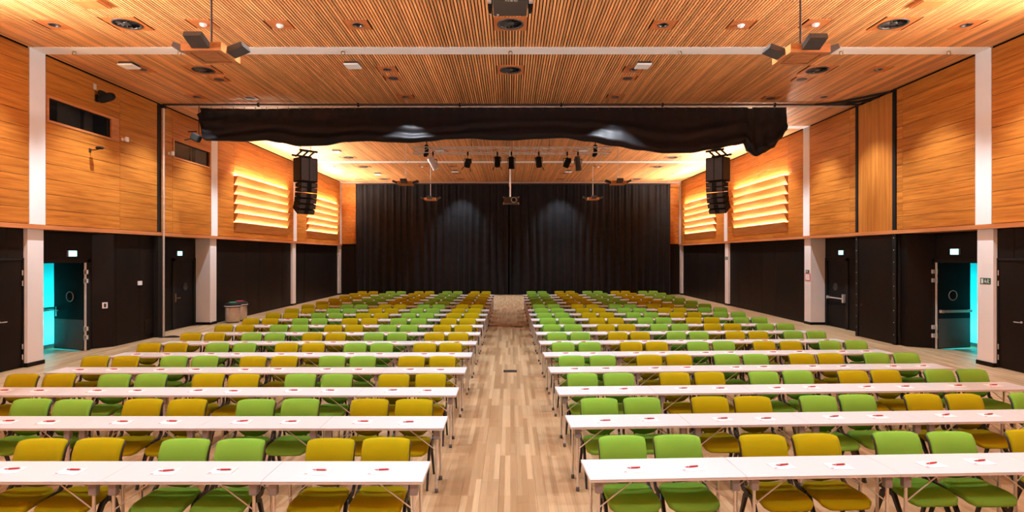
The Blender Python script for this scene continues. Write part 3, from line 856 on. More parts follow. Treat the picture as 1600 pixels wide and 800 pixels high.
part('support', MB().tube((-.33, 0, .07), (-.33, 0, CEIL - 6.6), .014, 8), 'dark_metal', pj)
part('support', MB().tube((.33, 0, .07), (.33, 0, CEIL - 6.6), .014, 8), 'dark_metal', pj)

pj = thing('projector', 'far ceiling projector on a pole before the stage curtain', 'projector', (.03, 26.5, 5.08))
part('body', MB().bevbox(-.34, .34, -.3, .35, 0, .30, .02), 'projector', pj)
ln = part('lens_ring', MB().torus((.13, -.315, .16), .115, .016, 24, 8, Matrix.Rotation(R(90), 3, 'X')), 'steel', pj)
part('lens', MB().lathe([(.10, 0), (.10, .03)], (.13, -.30, .16), 24, Matrix.Rotation(R(90), 3, 'X')), 'lens', pj)
for sx in (-1, 1):
    for sz in (0, 1):
        part('corner_clamp', MB().bevbox(sx * .32, sx * .38, -.33, -.26, -.06 if sz == 0 else .26, .04 if sz == 0 else .31, .008), 'gold', pj)
part('cage', MB().box(-.37, -.345, -.32, .36, -.04, .32).box(.345, .37, -.32, .36, -.04, .32), 'black_matte', pj)
part('pole', MB().tube((-.04, 0, .30), (-.04, 0, CEIL - 5.10), .035, 10), 'chrome', pj)

# ------------------------------------------------------------------ lighting truss
tt = thing('lighting_truss', 'aluminium box truss hung under the ceiling behind the drape', 'truss', (0, 0, 0))
TX0, TX1 = -4.02, 4.12
TY = (23.0, 23.42); TZ = (6.86, 7.09)
for yy in TY:
    for zz in TZ:
        part('chord', MB().tube((TX0, yy, zz), (TX1, yy, zz), .018, 8), 'lamp_silver', tt)
nseg = 22
lac = MB()
dx = (TX1 - TX0) / nseg
web_a = MB().tube((0, 0, TZ[0]), (dx, 0, TZ[1]), .009, 6).mesh('web', M['lamp_silver'])
web_b = MB().tube((0, 0, TZ[1]), (dx, 0, TZ[0]), .009, 6).mesh('web', M['lamp_silver'])
web_c = MB().tube((0, TY[0], 0), (dx, TY[1], 0), .009, 6).mesh('web', M['lamp_silver'])
for k in range(nseg):
    for yy in TY: link('web', web_a if k % 2 else web_b, tt, (TX0 + k * dx, yy, 0))
    for zz in TZ: link('web', web_c, tt, (TX0 + k * dx, 0, zz))
for x in (-3.45, 3.5):
    part('hoist', MB().bevbox(x - .07, x + .07, 23.1, 23.3, 6.78, 7.2, .02).tube((x, 23.2, 7.2), (x, 23.2, CEIL), .02, 8)
         .bevbox(x - .12, x + .02, 23.12, 23.28, 6.72, 6.86, .02), 'black_matte', tt)
for x in (-1.6, 1.6):
    part('hanger', MB().tube((x, 23.2, 7.1), (x, 23.2, CEIL), .012, 6), 'dark_metal', tt)

def stage_lamp(x, z, tilt, roll, lab, kind='can', mat='black_matte', L=.48, r=.125):
    """lamp hung by a clamp and yoke from the truss; tilt leans the beam towards the camera floor, roll leans sideways"""
    t = thing('stage_lamp', lab, 'stage lamp', (x, 23.0, z), group='stage lamps on the truss')
    part('clamp', MB().box(-.03, .03, -.03, .03, TZ[0] - z - .12, TZ[0] - z + .03).tube((0, 0, .16), (0, 0, TZ[0] - z - .05), .014, 8), 'black_matte', t)
    part('yoke', MB().box(-r - .04, -r - .02, -.03, .03, -.02, .18).box(r + .02, r + .04, -.03, .03, -.02, .18).box(-r - .04, r + .04, -.03, .03, .165, .185), 'black_matte', t)
    rot = (R(tilt), R(roll), 0)
    if kind == 'can':
        prof = [(r * .75, L * .5), (r, L * .42), (r, -L * .35), (r * 1.1, -L * .36), (r * 1.1, -L * .5), (r * .95, -L * .5), (r * .9, -L * .3)]
        part('housing', MB().lathe(prof, (0, 0, 0), 18, cap1=False), mat, t, (0, 0, 0), rot)
        part('lens', MB().lathe([(r * .88, -L * .32), (r * .88, -L * .30)], (0, 0, 0), 18), 'lens', t, (0, 0, 0), rot)
    else:
        hb = part('housing', MB().bevbox(-r, r, -r, r, -L * .5, L * .5, .03), mat, t, (0, 0, 0), rot)
        part('lens', MB().lathe([(r * .8, -L * .52), (r * .8, -L * .49)], (0, 0, 0), 18), 'lens', t, (0, 0, 0), rot)
        dq = MB()
        for sx in (-1, 1):
            dq.add([(sx * r, -r, -L * .5), (sx * r, r, -L * .5), (sx * (r + .07), r * 1.1, -L * .5 - .13), (sx * (r + .07), -r * 1.1, -L * .5 - .13),
                    (sx * (r + .008), -r, -L * .5), (sx * (r + .008), r, -L * .5), (sx * (r + .078), r * 1.1, -L * .5 - .13), (sx * (r + .078), -r * 1.1, -L * .5 - .13)],
                   [(0, 1, 2, 3), (7, 6, 5, 4), (0, 4, 5, 1), (1, 5, 6, 2), (2, 6, 7, 3), (3, 7, 4, 0)])
        part('barn_doors', dq, 'black_matte', t, (0, 0, 0), rot)
stage_lamp(-3.16, 6.40, 12, -28, 'silver stage lamp can tilted sideways, leftmost under the truss', 'can', 'lamp_silver', .56, .13)
stage_lamp(-1.74, 6.42, 8, 14, 'black stage lamp with barn doors, second under the truss', 'box', 'black_matte', .36, .12)
stage_lamp(-.53, 6.48, -4, 0, 'upright black stage lamp box left of the pole', 'box', 'black_matte', .42, .12)
stage_lamp(.04, 6.44, 5, 0, 'black stage lamp can hanging above the far projector', 'can', 'black_matte', .50, .12)
stage_lamp(1.16, 6.47, 5, -5, 'upright black stage lamp right of the truss middle', 'box', 'black_matte', .44, .12)
stage_lamp(2.32, 6.44, 10, 22, 'black stage lamp tilted to the left, beside the grey one', 'box', 'black_matte', .40, .12)
stage_lamp(2.76, 6.41, 10, -8, 'grey metal stage lamp can, rightmost under the truss', 'can', 'reflector', .60, .12)

# ------------------------------------------------------------------ line arrays
def line_array(s, x, y, ztop, yaw, lab):
    t = thing('line_array', lab, 'loudspeaker', (x, y, ztop), yaw, group='hanging line arrays')
    t.scale = (.79, .79, .79)
    # rigging frame above
    part('fly_bar', MB().box(-.42, .42, -.30, -.24, .26, .34).box(-.46, .46, .30, .36, .10, .18), 'black_matte', t)
    for q in (-.28, 0, .28):
        part('fly_arm', MB().bar((q, -.28, .30), (q + .0, .34, .10), .05, .06), 'black_matte', t)
    part('hoist_cable', MB().tube((-.25, 0, .2), (-.25, 0, (CEIL - ztop - .01) / .79), .012, 6), 'black_matte', t)
    part('hoist_cable', MB().tube((.25, 0, .2), (.25, 0, (CEIL - ztop - .01) / .79), .012, 6), 'black_matte', t)
    # sub cabinet
    sub = part('bass_cabinet', MB().bevbox(-.40, .40, -.33, .33, -1.05, 0, .015), 'black_matte', t)
    for q in (-1, 1):
        part('grille', MB().bevbox(q * .37, q * .02, -.345, -.33, -1.0, -.04, .004), 'speaker_grey', sub)
        part('side_plate', MB().bevbox(q * .40, q * .415, -.30, .30, -1.0, -.05, .004), 'black_frame', sub)
    # tops, curving down and back
    pos = Vector((0, 0, -1.08)); ang = 0.0
    for k in range(6):
        ang += [2, 3, 4, 5, 6, 7][k]
        hgt = .205
        el = MB()
        f, b = -.33, .28
        el.add([(-.39, f, 0), (.39, f, 0), (.33, b, -.02), (-.33, b, -.02), (-.39, f, -hgt), (.39, f, -hgt), (.33, b, -hgt + .02), (-.33, b, -hgt + .02)],
               [(3, 2, 1, 0), (4, 5, 6, 7), (0, 1, 5, 4), (1, 2, 6, 5), (2, 3, 7, 6), (3, 0, 4, 7)])
        rx = R(ang)
        c = part('array_cabinet', el, 'black_matte', t, pos, (rx, 0, 0))
        for q in (-1, 1):
            part('grille', MB().bevbox(q * .37, q * .11, f - .012, f, -hgt + .02, -.02, .004), 'speaker_grey', c)
        part('horn', MB().add([(-.10, f - .004, -.02), (.10, f - .004, -.02), (.10, f - .004, -hgt + .02), (-.10, f - .004, -hgt + .02),
                               (-.03, f + .06, -.03), (.03, f + .06, -.03), (.03, f + .06, -hgt + .03), (-.03, f + .06, -hgt + .03)],
                              [(0, 1, 5, 4), (1, 2, 6, 5), (2, 3, 7, 6), (3, 0, 4, 7), (4, 5, 6, 7)]), 'black_frame', c)
        part('rigging_pin', MB().tube((-.405, f + .05, -hgt / 2), (-.375, f + .05, -hgt / 2), .016, 8).tube((.375, f + .05, -hgt / 2), (.405, f + .05, -hgt / 2), .016, 8), 'gold', c)
        pos = pos + Matrix.Rotation(rx, 3, 'X') @ Vector((0, 0, -hgt - .008))
    return t
line_array(-1, -7.13, 19.6, 6.03, R(48), 'black line array loudspeaker hanging on the left')
line_array(1, 7.22, 19.6, 6.05, R(-48), 'black line array loudspeaker hanging on the right')

# ------------------------------------------------------------------ hanging black drape
def interp(tab, x):
    if x <= tab[0][0]: return tab[0][1]
    for (a, p), (b, q) in zip(tab, tab[1:]):
        if x <= b:
            u = (x - a) / (b - a); u = u * u * (3 - 2 * u)
            return p + (q - p) * u
    return tab[-1][1]
DY = 18.40
def wx(px): return (px - 797.5) * DY / 880
def wz(py): return H + (398.5 - py) * DY / 880
BOT = [(wx(a), wz(b)) for a, b in ((312, 192), (318, 218), (324, 221.5), (350, 222), (380, 223), (415, 221), (440, 225), (470, 230.5), (505, 229.5), (540, 223.5), (575, 222), (610, 224),
       (640, 225), (670, 222.5), (700, 219), (735, 218), (770, 220.5), (800, 221), (840, 218.5), (880, 217), (920, 223), (960, 230), (1000, 237), (1040, 242), (1075, 241.5),
       (1110, 236), (1145, 229), (1163, 226), (1168, 239), (1180, 246), (1190, 241), (1205, 233), (1218, 219), (1228, 205))]
TOP = [(wx(a), wz(b)) for a, b in ((312, 168), (340, 169.5), (400, 170.5), (500, 169), (650, 168), (800, 166.5), (950, 167), (1100, 167.5), (1165, 167.5), (1172, 170), (1180, 167.5), (1229, 167.5))]
X0, X1 = wx(312), wx(1228.5)
NU, NV = 420, 44
grid = []
rnd = random.Random(3)
KN = wx(1183)
for i in range(NU + 1):
    x = X0 + (X1 - X0) * i / NU
    zt, zb = interp(TOP, x), interp(BOT, x)
    hgt = zt - zb
    ring = []
    endw = min(1.0, (x - X0) / .5, (X1 - x) / .5)
    for j in range(NV + 1):
        v = j / NV
        # front goes 0..0.62 of v, back from there up again
        if v <= .62:
            q = v / .62
            z = zt - hgt * q
            bul = .02 + .26 * max(0, (q - .2) / .8) ** 1.25 * (1 - .55 * max(0, (q - .82) / .18) ** 2)
            # long fold ridges, sagging between the bunch points
            ph = 1.1 * math.sin(x * .75 + .6) + .5 * math.sin(x * 1.7 + 2)
            fold = .045 * math.sin(2 * math.pi * (2.6 * q) + ph) + .016 * math.sin(2 * math.pi * 4.3 * q + 1.9 * ph + x * .35) + .015 * math.sin(x * 2.3 + 9 * q)
            fold *= max(0, min(1, (q - .28) * 2.4))
            # bunch on the right end: vertical gathers under the knot
            g = math.exp(-((x - KN) / .55) ** 2)
            gat = .10 * math.sin(x * 17 + q * 1.2) * max(0, q - .35) * g
            l = math.exp(-((x - X0) / .8) ** 2)
            fold += .07 * l * math.sin(2 * math.pi * 3.2 * q + x * 2.0)
            hang = .010 * math.sin(x * 17.6) * (1 - q)
            y = DY - (bul + fold * (1 - .7 * g)) * (.45 + .55 * max(0, endw)) - gat - hang
            dx_ = .05 * l * math.sin(9 * q)
            z += (.03 * math.sin(x * 5 + 1) * q * (1 - q) * 2)
            ring.append((x + dx_ * 1.0, y, z))
        else:
            q = (v - .62) / .38
            z = zb + hgt * q * .97
            y = DY + .06 + .20 * math.sin(math.pi * min(1, q * 1.3)) * (1 - q) * max(.2, endw)
            ring.append((x, y, z))
    grid.append(ring)
mb = MB()
vs = [p for r in grid for p in r]; n = NV + 1
fs = []
for i in range(NU):
    for j in range(NV):
        fs.append((i * n + j, (i + 1) * n + j, (i + 1) * n + j + 1, i * n + j + 1))
mb.add(vs, fs, True)
dr_ = thing('hanging_drape', 'bunched black drape hanging from the ceiling track across the hall', 'drape', (0, 0, 0))
part('cloth', mb, 'satin', dr_)
hk = MB().torus((0, 0, 0), .022, .006, 10, 5, Matrix.Rotation(R(90), 3, 'Y')).box(-.008, .008, -.008, .008, -.09, -.02).mesh('hook', M['dark_metal'])
for k in range(54):
    x = X0 + .03 + (X1 - X0 - .06) * k / 53
    link('hook', hk, dr_, (x, 18.38, CEIL - .105 - .02 + .0))
sp_ = thing('spotlight', 'small black spotlight at the left end of the black drape', 'stage lamp', (wx(309), 18.3, wz(216)))
part('housing', MB().bevbox(-.14, .14, -.11, .11, -.12, .12, .03), 'black_matte', sp_, rot=(0, R(25), 0))
part('arm', MB().tube((-.1, .08, 0), (-.42, .08, -.06), .018, 8).tube((-.02, .08, .22), (-.30, .08, .21), .02, 8), 'black_matte', sp_)
part('hanger', MB().tube((.06, .06, .05), (.06, .06, CEIL - wz(216) - .06), .012, 6), 'black_matte', sp_)

# ------------------------------------------------------------------ far stage curtains
def stage_curtain(x0, x1, lab, seed):
    rr = random.Random(seed)
    L = x1 - x0
    per = .23
    nu = int(L / per * 8)
    phs = [rr.uniform(0, 6.28) for _ in range(6)]
    mb = MB(); rows_ = []
    zt, zb = 7.42, .02
    NVc = 14
    for j in range(NVc + 1):
        v = j / NVc
        z = zt + (zb - zt) * v
        row = []
        for i in range(nu + 1):
            x = x0 + L * i / nu
            w1 = 2 * math.pi * x / per + .9 * math.sin(x * 1.3 + phs[0]) + .6 * math.sin(x * 3.1 + phs[1])
            w2 = 2 * math.pi * x / (per * 2.1) + phs[2] + 1.5 * math.sin(x * 1.1 + phs[3] + .9 * v) + .8 * math.sin(x * 2.9 + phs[5] - 1.4 * v)
            a1 = .026 * (1 - .75 * v) * (.6 + .4 * math.sin(x * 1.9 + phs[4])); a2 = .07 * (.3 + .9 * v)
            y = 37.75 + a1 * math.sin(w1) + a2 * math.sin(w2) + .03 * math.sin(x * 2.1 + phs[4] + v * 2.5)
            xs = x + .03 * v * math.sin(x * 2.7 + phs[5] + v)
            row.append((xs, y, z))
        rows_.append(row)
    n = nu + 1
    mb.add([p for r in rows_ for p in r], [(j * n + i, j * n + i + 1, (j + 1) * n + i + 1, (j + 1) * n + i) for j in range(NVc) for i in range(nu)], True)
    t = thing('stage_curtain', lab, 'curtain', (0, 0, 0), group='far stage curtains')
    part('cloth', mb, 'drape', t)
    part('heading_tape', MB().box(x0, x1, 37.70, 37.80, 7.38, 7.44), 'black_matte', t)
    return t
stage_curtain(-10.38, -.13, 'left half of the black pleated curtain across the far end', 11)
stage_curtain(-.05, 10.72, 'right half of the black pleated curtain across the far end', 12)

# ------------------------------------------------------------------ chairs
def seat_mesh(mat, name='seat', hx=.232, hy=.215, th=.058, drop=0.0, inset=0.0):
    mb = MB(); N = 28
    def outline(sc, z):
        pts = []
        for k in range(N):
            a = 2 * math.pi * k / N; c, s_ = math.cos(a), math.sin(a); e = 7.0
            r = (abs(c) ** e + abs(s_) ** e) ** (-1 / e)
            x, y = (hx - inset) * r * c * sc, (hy - inset) * r * s_ * sc
            x *= 1.0 + .05 * (-y / hy) * .8
            zz = z
            if y < -.06: zz -= .045 * ((-y - .06) / .155) ** 2
            if y > .1: zz += .022 * ((y - .1) / .115) ** 2
            zz -= .012 * (1 - (x / hx) ** 2) * (1 if z > 0 else 0)
            pts.append((x, y, zz))
        return pts
    rings = [outline(.82, -th * .5), outline(.95, -th * .46), outline(1.0, -th * .15), outline(1.0, th * .2), outline(.965, th * .44), outline(.90, th * .5), outline(.6, th * .5), outline(.3, th * .5), outline(.02, th * .5)]
    mb.loft(rings, caps=True, smooth=True)
    return mb.mesh(name, M[mat])
BP = [(.238, .505), (.240, .56), (.246, .64), (.258, .72), (.276, .79), (.300, .845), (.330, .882), (.362, .900)]   # profile y,z of the back pad's front
def back_mesh(mat, name, off0, off1, grow=0.0):
    mb = MB(); nv = len(BP); nu = 10
    def hw(j):
        z = BP[j][1]
        w = .226 - .016 * max(0, (.72 - z) / .22)
        if j == 0: w = .115
        if j == 1: w = .188
        if j == nv - 1: w -= .016
        return w + grow
    def surf(off):
        out = []
        for j in range(nv):
            y, z = BP[j]; y0, z0 = BP[max(j - 1, 0)]; y1, z1 = BP[min(j + 1, nv - 1)]
            t = Vector((0, y1 - y0, z1 - z0)).normalized(); nrm = Vector((0, t.z, -t.y))   # towards +y: rear
            row = []
            for i in range(nu + 1):
                u = -1 + 2 * i / nu
                x = u * hw(j)
                cy = -.030 * u * u * (1 - .4 * j / nv)
                zz = z - (0.0 if j > 1 else .03 * (1 - u * u) * (1 if j == 0 else .3))
                if j == nv - 1: zz -= .012 * u ** 6
                p = Vector((x, y + cy, zz)) + nrm * off
                row.append(tuple(p))
            out.append(row)
        return out
    A, B = surf(off0), surf(off1)
    n = nu + 1
    def q(rows_, flip):
        fs = []
        for j in range(nv - 1):
            for i in range(nu):
                f = (j * n + i, j * n + i + 1, (j + 1) * n + i + 1, (j + 1) * n + i)
                fs.append(f if not flip else tuple(reversed(f)))
        return fs
    base = [p for r in A for p in r] + [p for r in B for p in r]
    o = nv * n
    fs = q(A, False) + [tuple(k + o for k in f) for f in q(B, True)]
    per = [(0, i) for i in range(nu)] + [(j, nu) for j in range(nv - 1)] + [(nv - 1, i) for i in range(nu, 0, -1)] + [(j, 0) for j in range(nv - 1, 0, -1)]
    idx = [j * n + i for j, i in per]
    for k in range(len(idx)):
        a, b = idx[k], idx[(k + 1) % len(idx)]
        fs.append((a, b, b + o, a + o))
    mb.add(base, fs, True)
    return mb.mesh(name, M[mat])

CH = {}
for c in ('green', 'yellow'):
    CH[c] = [('seat', seat_mesh(c), (0, 0, .452)), ('backrest', back_mesh(c, 'backrest', 0.0, .024), (0, 0, 0))]
shell = back_mesh('black_frame', 'back_shell', .025, .042, .007)
under = seat_mesh('black_frame', 'seat_shell', .215, .20, .03)
legs = []
uprights = []
for sx in (-1, 1):
    lf = MB().path([(sx * .222, .12, .435), (sx * .232, .02, .40), (sx * .236, -.12, .17), (sx * .240, -.20, .0)], [.030, .032, .026, .022], [.045, .042, .030, .024], up=(1, 0, 0)).mesh('leg', M['black_frame'])
    lr = MB().path([(sx * .222, .10, .435), (sx * .232, .17, .38), (sx * .238, .24, .18), (sx * .242, .30, .0)], [.030, .032, .026, .022], [.045, .042, .030, .024], up=(1, 0, 0)).mesh('leg', M['black_frame'])
    legs += [lf, lr]
    uprights.append(MB().path([(sx * .236, .08, .425), (sx * .240, .20, .440), (sx * .238, .262, .50), (sx * .232, .272, .60), (sx * .222, .275, .70)], [.018, .020, .020, .018, .012], [.05, .05, .042, .034, .02], up=(1, 0, 0)).mesh('upright', M['black_frame']))
crossbar = MB().box(-.235, .235, .06, .10, .395, .425).mesh('crossbar', M['black_frame'])

ROWS = 16
def row_y(s, i):
    return (4.80 if s < 0 else 4.84) + 1.475 * i
ROT = {-1: 0.0, 1: 0.045}
EDGE = {-1: [.745] * 16, 1: [.685 - .075 * i / 12 if i < 12 else .61 for i in range(16)]}
TL, TD, TH_ = 1.38, .475, .74
def table_origin(s, i, k):
    """near-aisle corner of table k (0 next to the aisle) in row i, and direction"""
    x = s * (EDGE[s][i] + k * TL * math.cos(ROT[s]))
    y = row_y(s, i) + k * TL * math.sin(ROT[s])
    return x, y

def in_view(x, y):
    return abs(x) * 880 / max(y, .1) < 815

def make_chair(x, y, rz, colour, label, group):
    t = thing('conference_chair', label, 'chair', (x, y, 0), rz, group)
    for nm, me, lo in CH[colour]: link(nm, me, t, lo)
    link('back_shell', shell, t); link('seat_shell', under, t, (0, .005, .425)); link('crossbar', crossbar, t)
    for me in legs: link('leg', me, t)
    for me in uprights: link('upright', me, t)
    return t

# tables
tm_top = MB().bevbox(0, TL - .003, 0, TD, -.012, 0, .002).mesh('tabletop', M['table_white'])
tm_edge = MB().box(.001, TL - .004, .001, TD - .001, -.027, -.012).mesh('edge_band', M['table_edge'])
tm_leg = MB().tube((0, 0, .03), (0, 0, .712), .0145, 10).mesh('leg', M['chrome'])
tm_foot = MB().lathe([(.014, .0), (.021, .006), (.021, .035), (.016, .05)], (0, 0, 0), 12).mesh('foot', M['rubber'])
tm_br = MB().bevbox(-.034, .034, -.028, .028, .605, .713, .006).mesh('leg_bracket', M['grey_plastic'])
tm_brace = {1: MB().tube((0, 0, .47), (.30, 0, .70), .006, 6).mesh('brace', M['chrome']), -1: MB().tube((0, 0, .47), (-.30, 0, .70), .006, 6).mesh('brace', M['chrome'])}
def make_table(x, y, rz, label, mirror, group):
    """local x runs outwards from the aisle; mirrored blocks are turned with a negative x origin"""
    x0 = -TL if mirror else 0.0
    t = thing('folding_table', label, 'table', (x, y, 0), rz, group)
    tp = link('tabletop', tm_top, t, (x0, 0, TH_)); link('edge_band', tm_edge, tp)
    for e, lx in ((1, .085), (-1, TL - .085)):
        for ly in (.055, TD - .055):
            l = link('leg', tm_leg, t, (x0 + lx, ly, 0)); link('foot', tm_foot, l)
            link('leg_bracket', tm_br, t, (x0 + lx, ly, 0))
            link('brace', tm_brace[e], t, (x0 + lx, ly, 0))
    return t

pad_me = MB().bevbox(-.105, .105, -.074, .074, 0, .004, .001).mesh('note_sheet', M['paper'])
em_me = MB().box(-.100, -.072, -.064, -.048, .004, .0045).mesh('printed_emblem', M['red_print'])
ba_me = MB().path([(-.03, 0, 0), (.012, 0, 0), (.056, 0, 0)], [.0085, .0085, .0075], [.0085, .0085, .0075], up=(0, 0, 1), n=8).mesh('barrel', M['red'])
gr_me = MB().path([(-.034, 0, 0), (-.03, 0, 0)], .0087, .0087, up=(0, 0, 1), n=8).mesh('band', M['sign_white'])
tipm = MB().path([(-.034, 0, 0), (-.058, 0, 0), (-.070, 0, 0)], [.0060, .0045, .001], [.0060, .0045, .001], up=(0, 0, 1), n=8).mesh('tip', M['red'])
cl_me = MB().box(.015, .055, -.002, .002, .0055, .009).box(.056, .066, -.004, .004, -.004, .004).mesh('clip', M['steel'])
rs = random.Random(21)
for s in (-1, 1):
    blk = 'left block' if s < 0 else 'right block'
    for i in range(ROWS):
        ry = row_y(s, i)
        rword = ('front row' if i == 0 else ORD[i] + ' row' if i < ROWS - 1 else 'rearmost row')
        rz = ROT[s]
        ca, sa = math.cos(rz), math.sin(rz)
        for k in range(5):
            ox, oy = table_origin(s, i, k)
            # nearest corner must be in view
            if not in_view(ox, oy + TD): continue
            pos_word = 'beside the aisle' if k == 0 else (ORD[k] + ' from the aisle' if k < 4 else 'at the wall end')
            make_table(ox, oy, rz, 'white folding table %s, %s, %s' % (pos_word, rword, blk), s < 0, 'white folding tables')
            colour = ('yellow' if k % 2 == 0 else 'green') if s < 0 else ('green' if k % 2 == 0 else 'yellow')
            for c in (0, 1):
                # along-table position
                u = TL / 2 + (-.268 if c == 0 else .268) + (.012 if s > 0 else .02)
                jx, jy, jr = rs.uniform(-.008, .008), rs.uniform(-.02, .03), rs.uniform(-.018, .018)
                ly = .30 + jy
                cx = ox + s * u * ca - ly * sa * 1.0 * (1 if s > 0 else 1) + jx
                cy = oy + u * sa * (1 if s > 0 else -1) + ly * ca
                seat_no = k * 2 + c
                if in_view(abs(cx) - .26, cy + .3):
                    make_chair(cx, cy, rz + jr, colour, '%s conference chair, %s seat from the aisle, %s, %s' % ('bright green' if colour == 'green' else 'mustard yellow', ORD[seat_no], rword, blk), 'green conference chairs' if colour == 'green' else 'yellow conference chairs')
                if i < 11:
                    v = rs.uniform(.19, .25)
                    px = ox + s * (u + rs.uniform(-.04, .01)) * ca - v * sa
                    py = oy + u * sa * (1 if s > 0 else -1) + v * ca
                    if in_view(abs(px) - .03, py):
                        a = rz + rs.uniform(-.05, .05)
                        o = tag(link('note_sheet', pad_me, None, (px, py, TH_ + .0005), (0, 0, a)), 'white note sheet at the %s seat from the aisle, %s, %s' % (ORD[seat_no], rword, blk), 'paper', 'note sheets on the tables')
                        link('printed_emblem', em_me, o)
                        pn = thing('pen', 'red pen on the note sheet, %s seat from the aisle, %s, %s' % (ORD[seat_no], rword, blk), 'pen', (px + .01, py + .012 + rs.uniform(-.01, .01), TH_ + .0135), a + rs.uniform(-.05, .22), 'red pens on the tables')
                        link('barrel', ba_me, pn); link('band', gr_me, pn); link('tip', tipm, pn); link('clip', cl_me, pn)

# ------------------------------------------------------------------ litter bins
def bin_(x, y, lidmat, lab):
    t = thing('litter_bin', lab, 'bin', (x, y, 0), group='litter bins')
    part('body', MB().lathe([(.24, .03), (.27, .06), (.275, .60), (.27, .61)], (0, 0, 0), 28), 'steel', t)
    part('base', MB().lathe([(.22, 0), (.24, .03)], (0, 0, 0), 28), 'black_matte', t)
    part('rim', MB().lathe([(.275, .60), (.31, .63), (.31, .70), (.29, .71)], (0, 0, 0), 28), 'black_matte', t)
    part('liner_edge', MB().lathe([(.312, .64), (.316, .655), (.312, .675)], (0, 0, 0), 28, cap0=False, cap1=False), 'white_plastic', t)
    part('lid', MB().lathe([(.30, .70), (.28, .75), (.20, .785), (.13, .79)], (0, 0, 0), 28), 'black_matte', t)
    part('opening_ring', MB().torus((0, 0, .79), .12, .018, 22, 8), lidmat, t)
bin_(-11.02, 22.35, 'lid_green', 'steel litter bin with green ring in its black lid, by the left column')
bin_(-11.05, 22.99, 'red', 'steel litter bin with red ring in its black lid, behind the green one')

# ------------------------------------------------------------------ floor boxes in the aisle
for (x, y, lab) in ((-.005, 12.95, 'black floor socket lid in the aisle, the nearer one'), (.31, 20.9, 'black floor socket lid in the aisle, the far one')):
    t = thing('floor_box', lab, 'floor socket', (x, y, 0), group='floor sockets')
    part('frame', MB().bevbox(-.15, .15, -.12, .12, 0, .004, .001), 'black_matte', t)
    part('lid', MB().bevbox(-.13, .13, -.10, .10, .004, .007, .001), 'black_frame', t)

# ------------------------------------------------------------------ small things on the walls
def wall_plate(s, x, y, z, w, h, mat, name, lab, cat, inner=None, depth=.012):
    t = thing(name, lab, cat, (s * x, y, z))
    part('plate', MB().bevbox(0, -s * depth, -w / 2, w / 2, -h / 2, h / 2, .003), mat, t)
    if inner:
        part('insert', MB().bevbox(-s * depth, -s * (depth + .003), -w * .28, w * .28, -h * .32, h * .32, .001), inner, t)
    return t
wall_plate(-1, WL - .03, 17.52, 1.80, .15, .13, 'white_plastic', 'thermostat', 'small white wall box on the black panel left of the post', 'wall box', depth=.05)
wall_plate(-1, WU, 15.5, 7.30, .11, .16, 'beige', 'wall_plate', 'beige wall plate above the black wall speaker', 'wall plate')
wall_plate(-1, WC, 21.56, .14, .06, .10, 'white_plastic', 'wall_socket', 'white socket at the foot of the column by the bins', 'socket', depth=.03)
t = thing('switch_plate', 'white framed switch plate between the open left door and the black panels', 'switch', (-11.70, 16.24, 1.22), math.atan2(.4, .30))
part('plate', MB().bevbox(-.065, .065, -.03, .0, -.085, .085, .003), 'white_plastic', t)
part('insert', MB().bevbox(-.03, .03, -.034, -.03, -.055, .055, .002), 'black_frame', t)

t = thing('wall_spotlight', 'black spotlight on a bracket above the booth window, left wall', 'stage lamp', (-WU, 15.55, 7.0))
part('bracket', MB().box(0, .04, -.05, .05, -.09, .09).tube((.02, 0, 0), (.28, 0, -.02), .018, 8), 'black_matte', t)
part('housing', MB().lathe([(.10, -.20), (.12, -.10), (.11, .12), (.07, .2)], (.3, 0, .02), 18, Matrix.Rotation(R(75), 3, 'Y')), 'black_matte', t)
part('visor', MB().bevbox(.12, .22, -.11, .11, .08, .2, .02), 'black_matte', t)
t = thing('arm_lamp', 'small dark lamp on an arm, left wall above the open door', 'wall lamp', (-WU, 15.32, 5.52))
part('arm', MB().tube((0, 0, 0), (.24, 0, .03), .014, 8).box(0, .015, -.04, .04, -.05, .05), 'dark_metal', t)
part('head', MB().bevbox(.18, .36, -.06, .06, .03, .10, .02), 'black_matte', t)
for y, z, lab in ((16.6, 6.08, 'white wall camera right of the booth window over the open door'), (18.85, 6.07, 'white wall camera beside the silver post')):
    t = thing('wall_camera', lab, 'camera', (-WU, y, z), group='white wall cameras')
    part('arm', MB().box(0, .02, -.04, .04, -.04, .04).tube((0, 0, 0), (.12, 0, .0), .016, 8), 'white_plastic', t)
    part('body', MB().bevbox(.10, .17, -.05, .06, -.07, .07, .012), 'white_plastic', t)

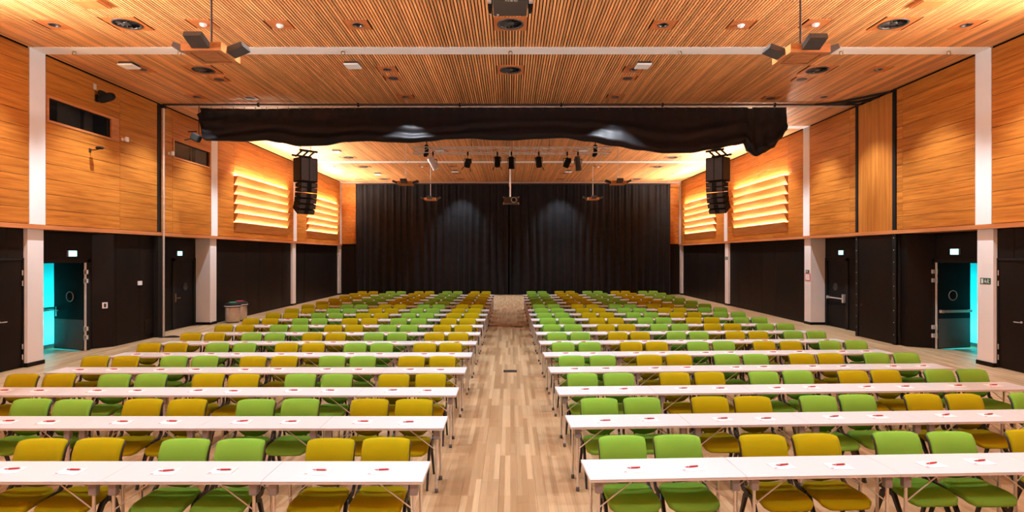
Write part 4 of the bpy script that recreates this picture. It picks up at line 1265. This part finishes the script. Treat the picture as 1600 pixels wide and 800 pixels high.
# signs on the right columns
t = thing('escape_sign', 'green escape route sign with arrow and running figure, nearest right column', 'sign', (WC, 13.62, 2.04))
part('plate', MB().bevbox(-.006, 0, -.15, .15, -.075, .075, .001), 'sign_green', t)
part('door_symbol', MB().box(-.008, -.006, .06, .12, -.055, .055), 'sign_white', t)
part('arrow_symbol', MB().box(-.008, -.006, -.008, .008, -.05, .045).prism([(-.03, -.005), (.03, -.005), (0, -.052)], 'x', -.008, -.006).box(-.008, -.006, -.045, .045, -.004, .004), 'sign_white', t)
part('figure_symbol', MB().lathe([(.013, -.001), (.013, .001)], (-.007, -.075, .04), 10, Matrix.Rotation(R(90), 3, 'Y')).prism([(-.075, .03), (-.055, .0), (-.085, -.02)], 'x', -.008, -.006)
     .prism([(-.065, .0), (-.08, -.0), (-.12, -.05), (-.105, -.055)], 'x', -.008, -.006).prism([(-.06, .02), (-.12, .035), (-.12, .025), (-.065, .005)], 'x', -.008, -.006).prism([(-.06, .0), (-.07, -.01), (-.05, -.055), (-.04, -.05)], 'x', -.008, -.006), 'sign_white', t)
t = thing('escape_sign', 'small green escape sign above the red framed notice, second right column', 'sign', (WC, 21.78, 2.03))
part('plate', MB().bevbox(-.006, 0, -.13, .13, -.065, .065, .001), 'sign_green', t)
part('figure_symbol', MB().prism([(-.02, .045), (.03, .03), (.0, -.01), (-.03, -.045), (-.045, -.04), (-.02, .0)], 'x', -.008, -.006).box(-.008, -.006, .05, .09, -.03, .03), 'sign_white', t)
t = thing('fire_notice', 'red framed white notice below the small green sign', 'sign', (WC, 21.76, 1.82))
part('frame', MB().bevbox(-.01, 0, -.19, .19, -.14, .14, .001), 'red_print', t)
part('sheet', MB().box(-.012, -.01, -.15, .15, -.115, .115), 'sign_white', t)
t = thing('escape_sign', 'small dark sign high on the third right column', 'sign', (WC, 29.93, 2.5))
part('plate', MB().bevbox(-.006, 0, -.16, .16, -.08, .08, .001), 'sign_green', t)
part('symbol', MB().box(-.008, -.006, -.05, .05, -.04, .04), 'sign_white', t)
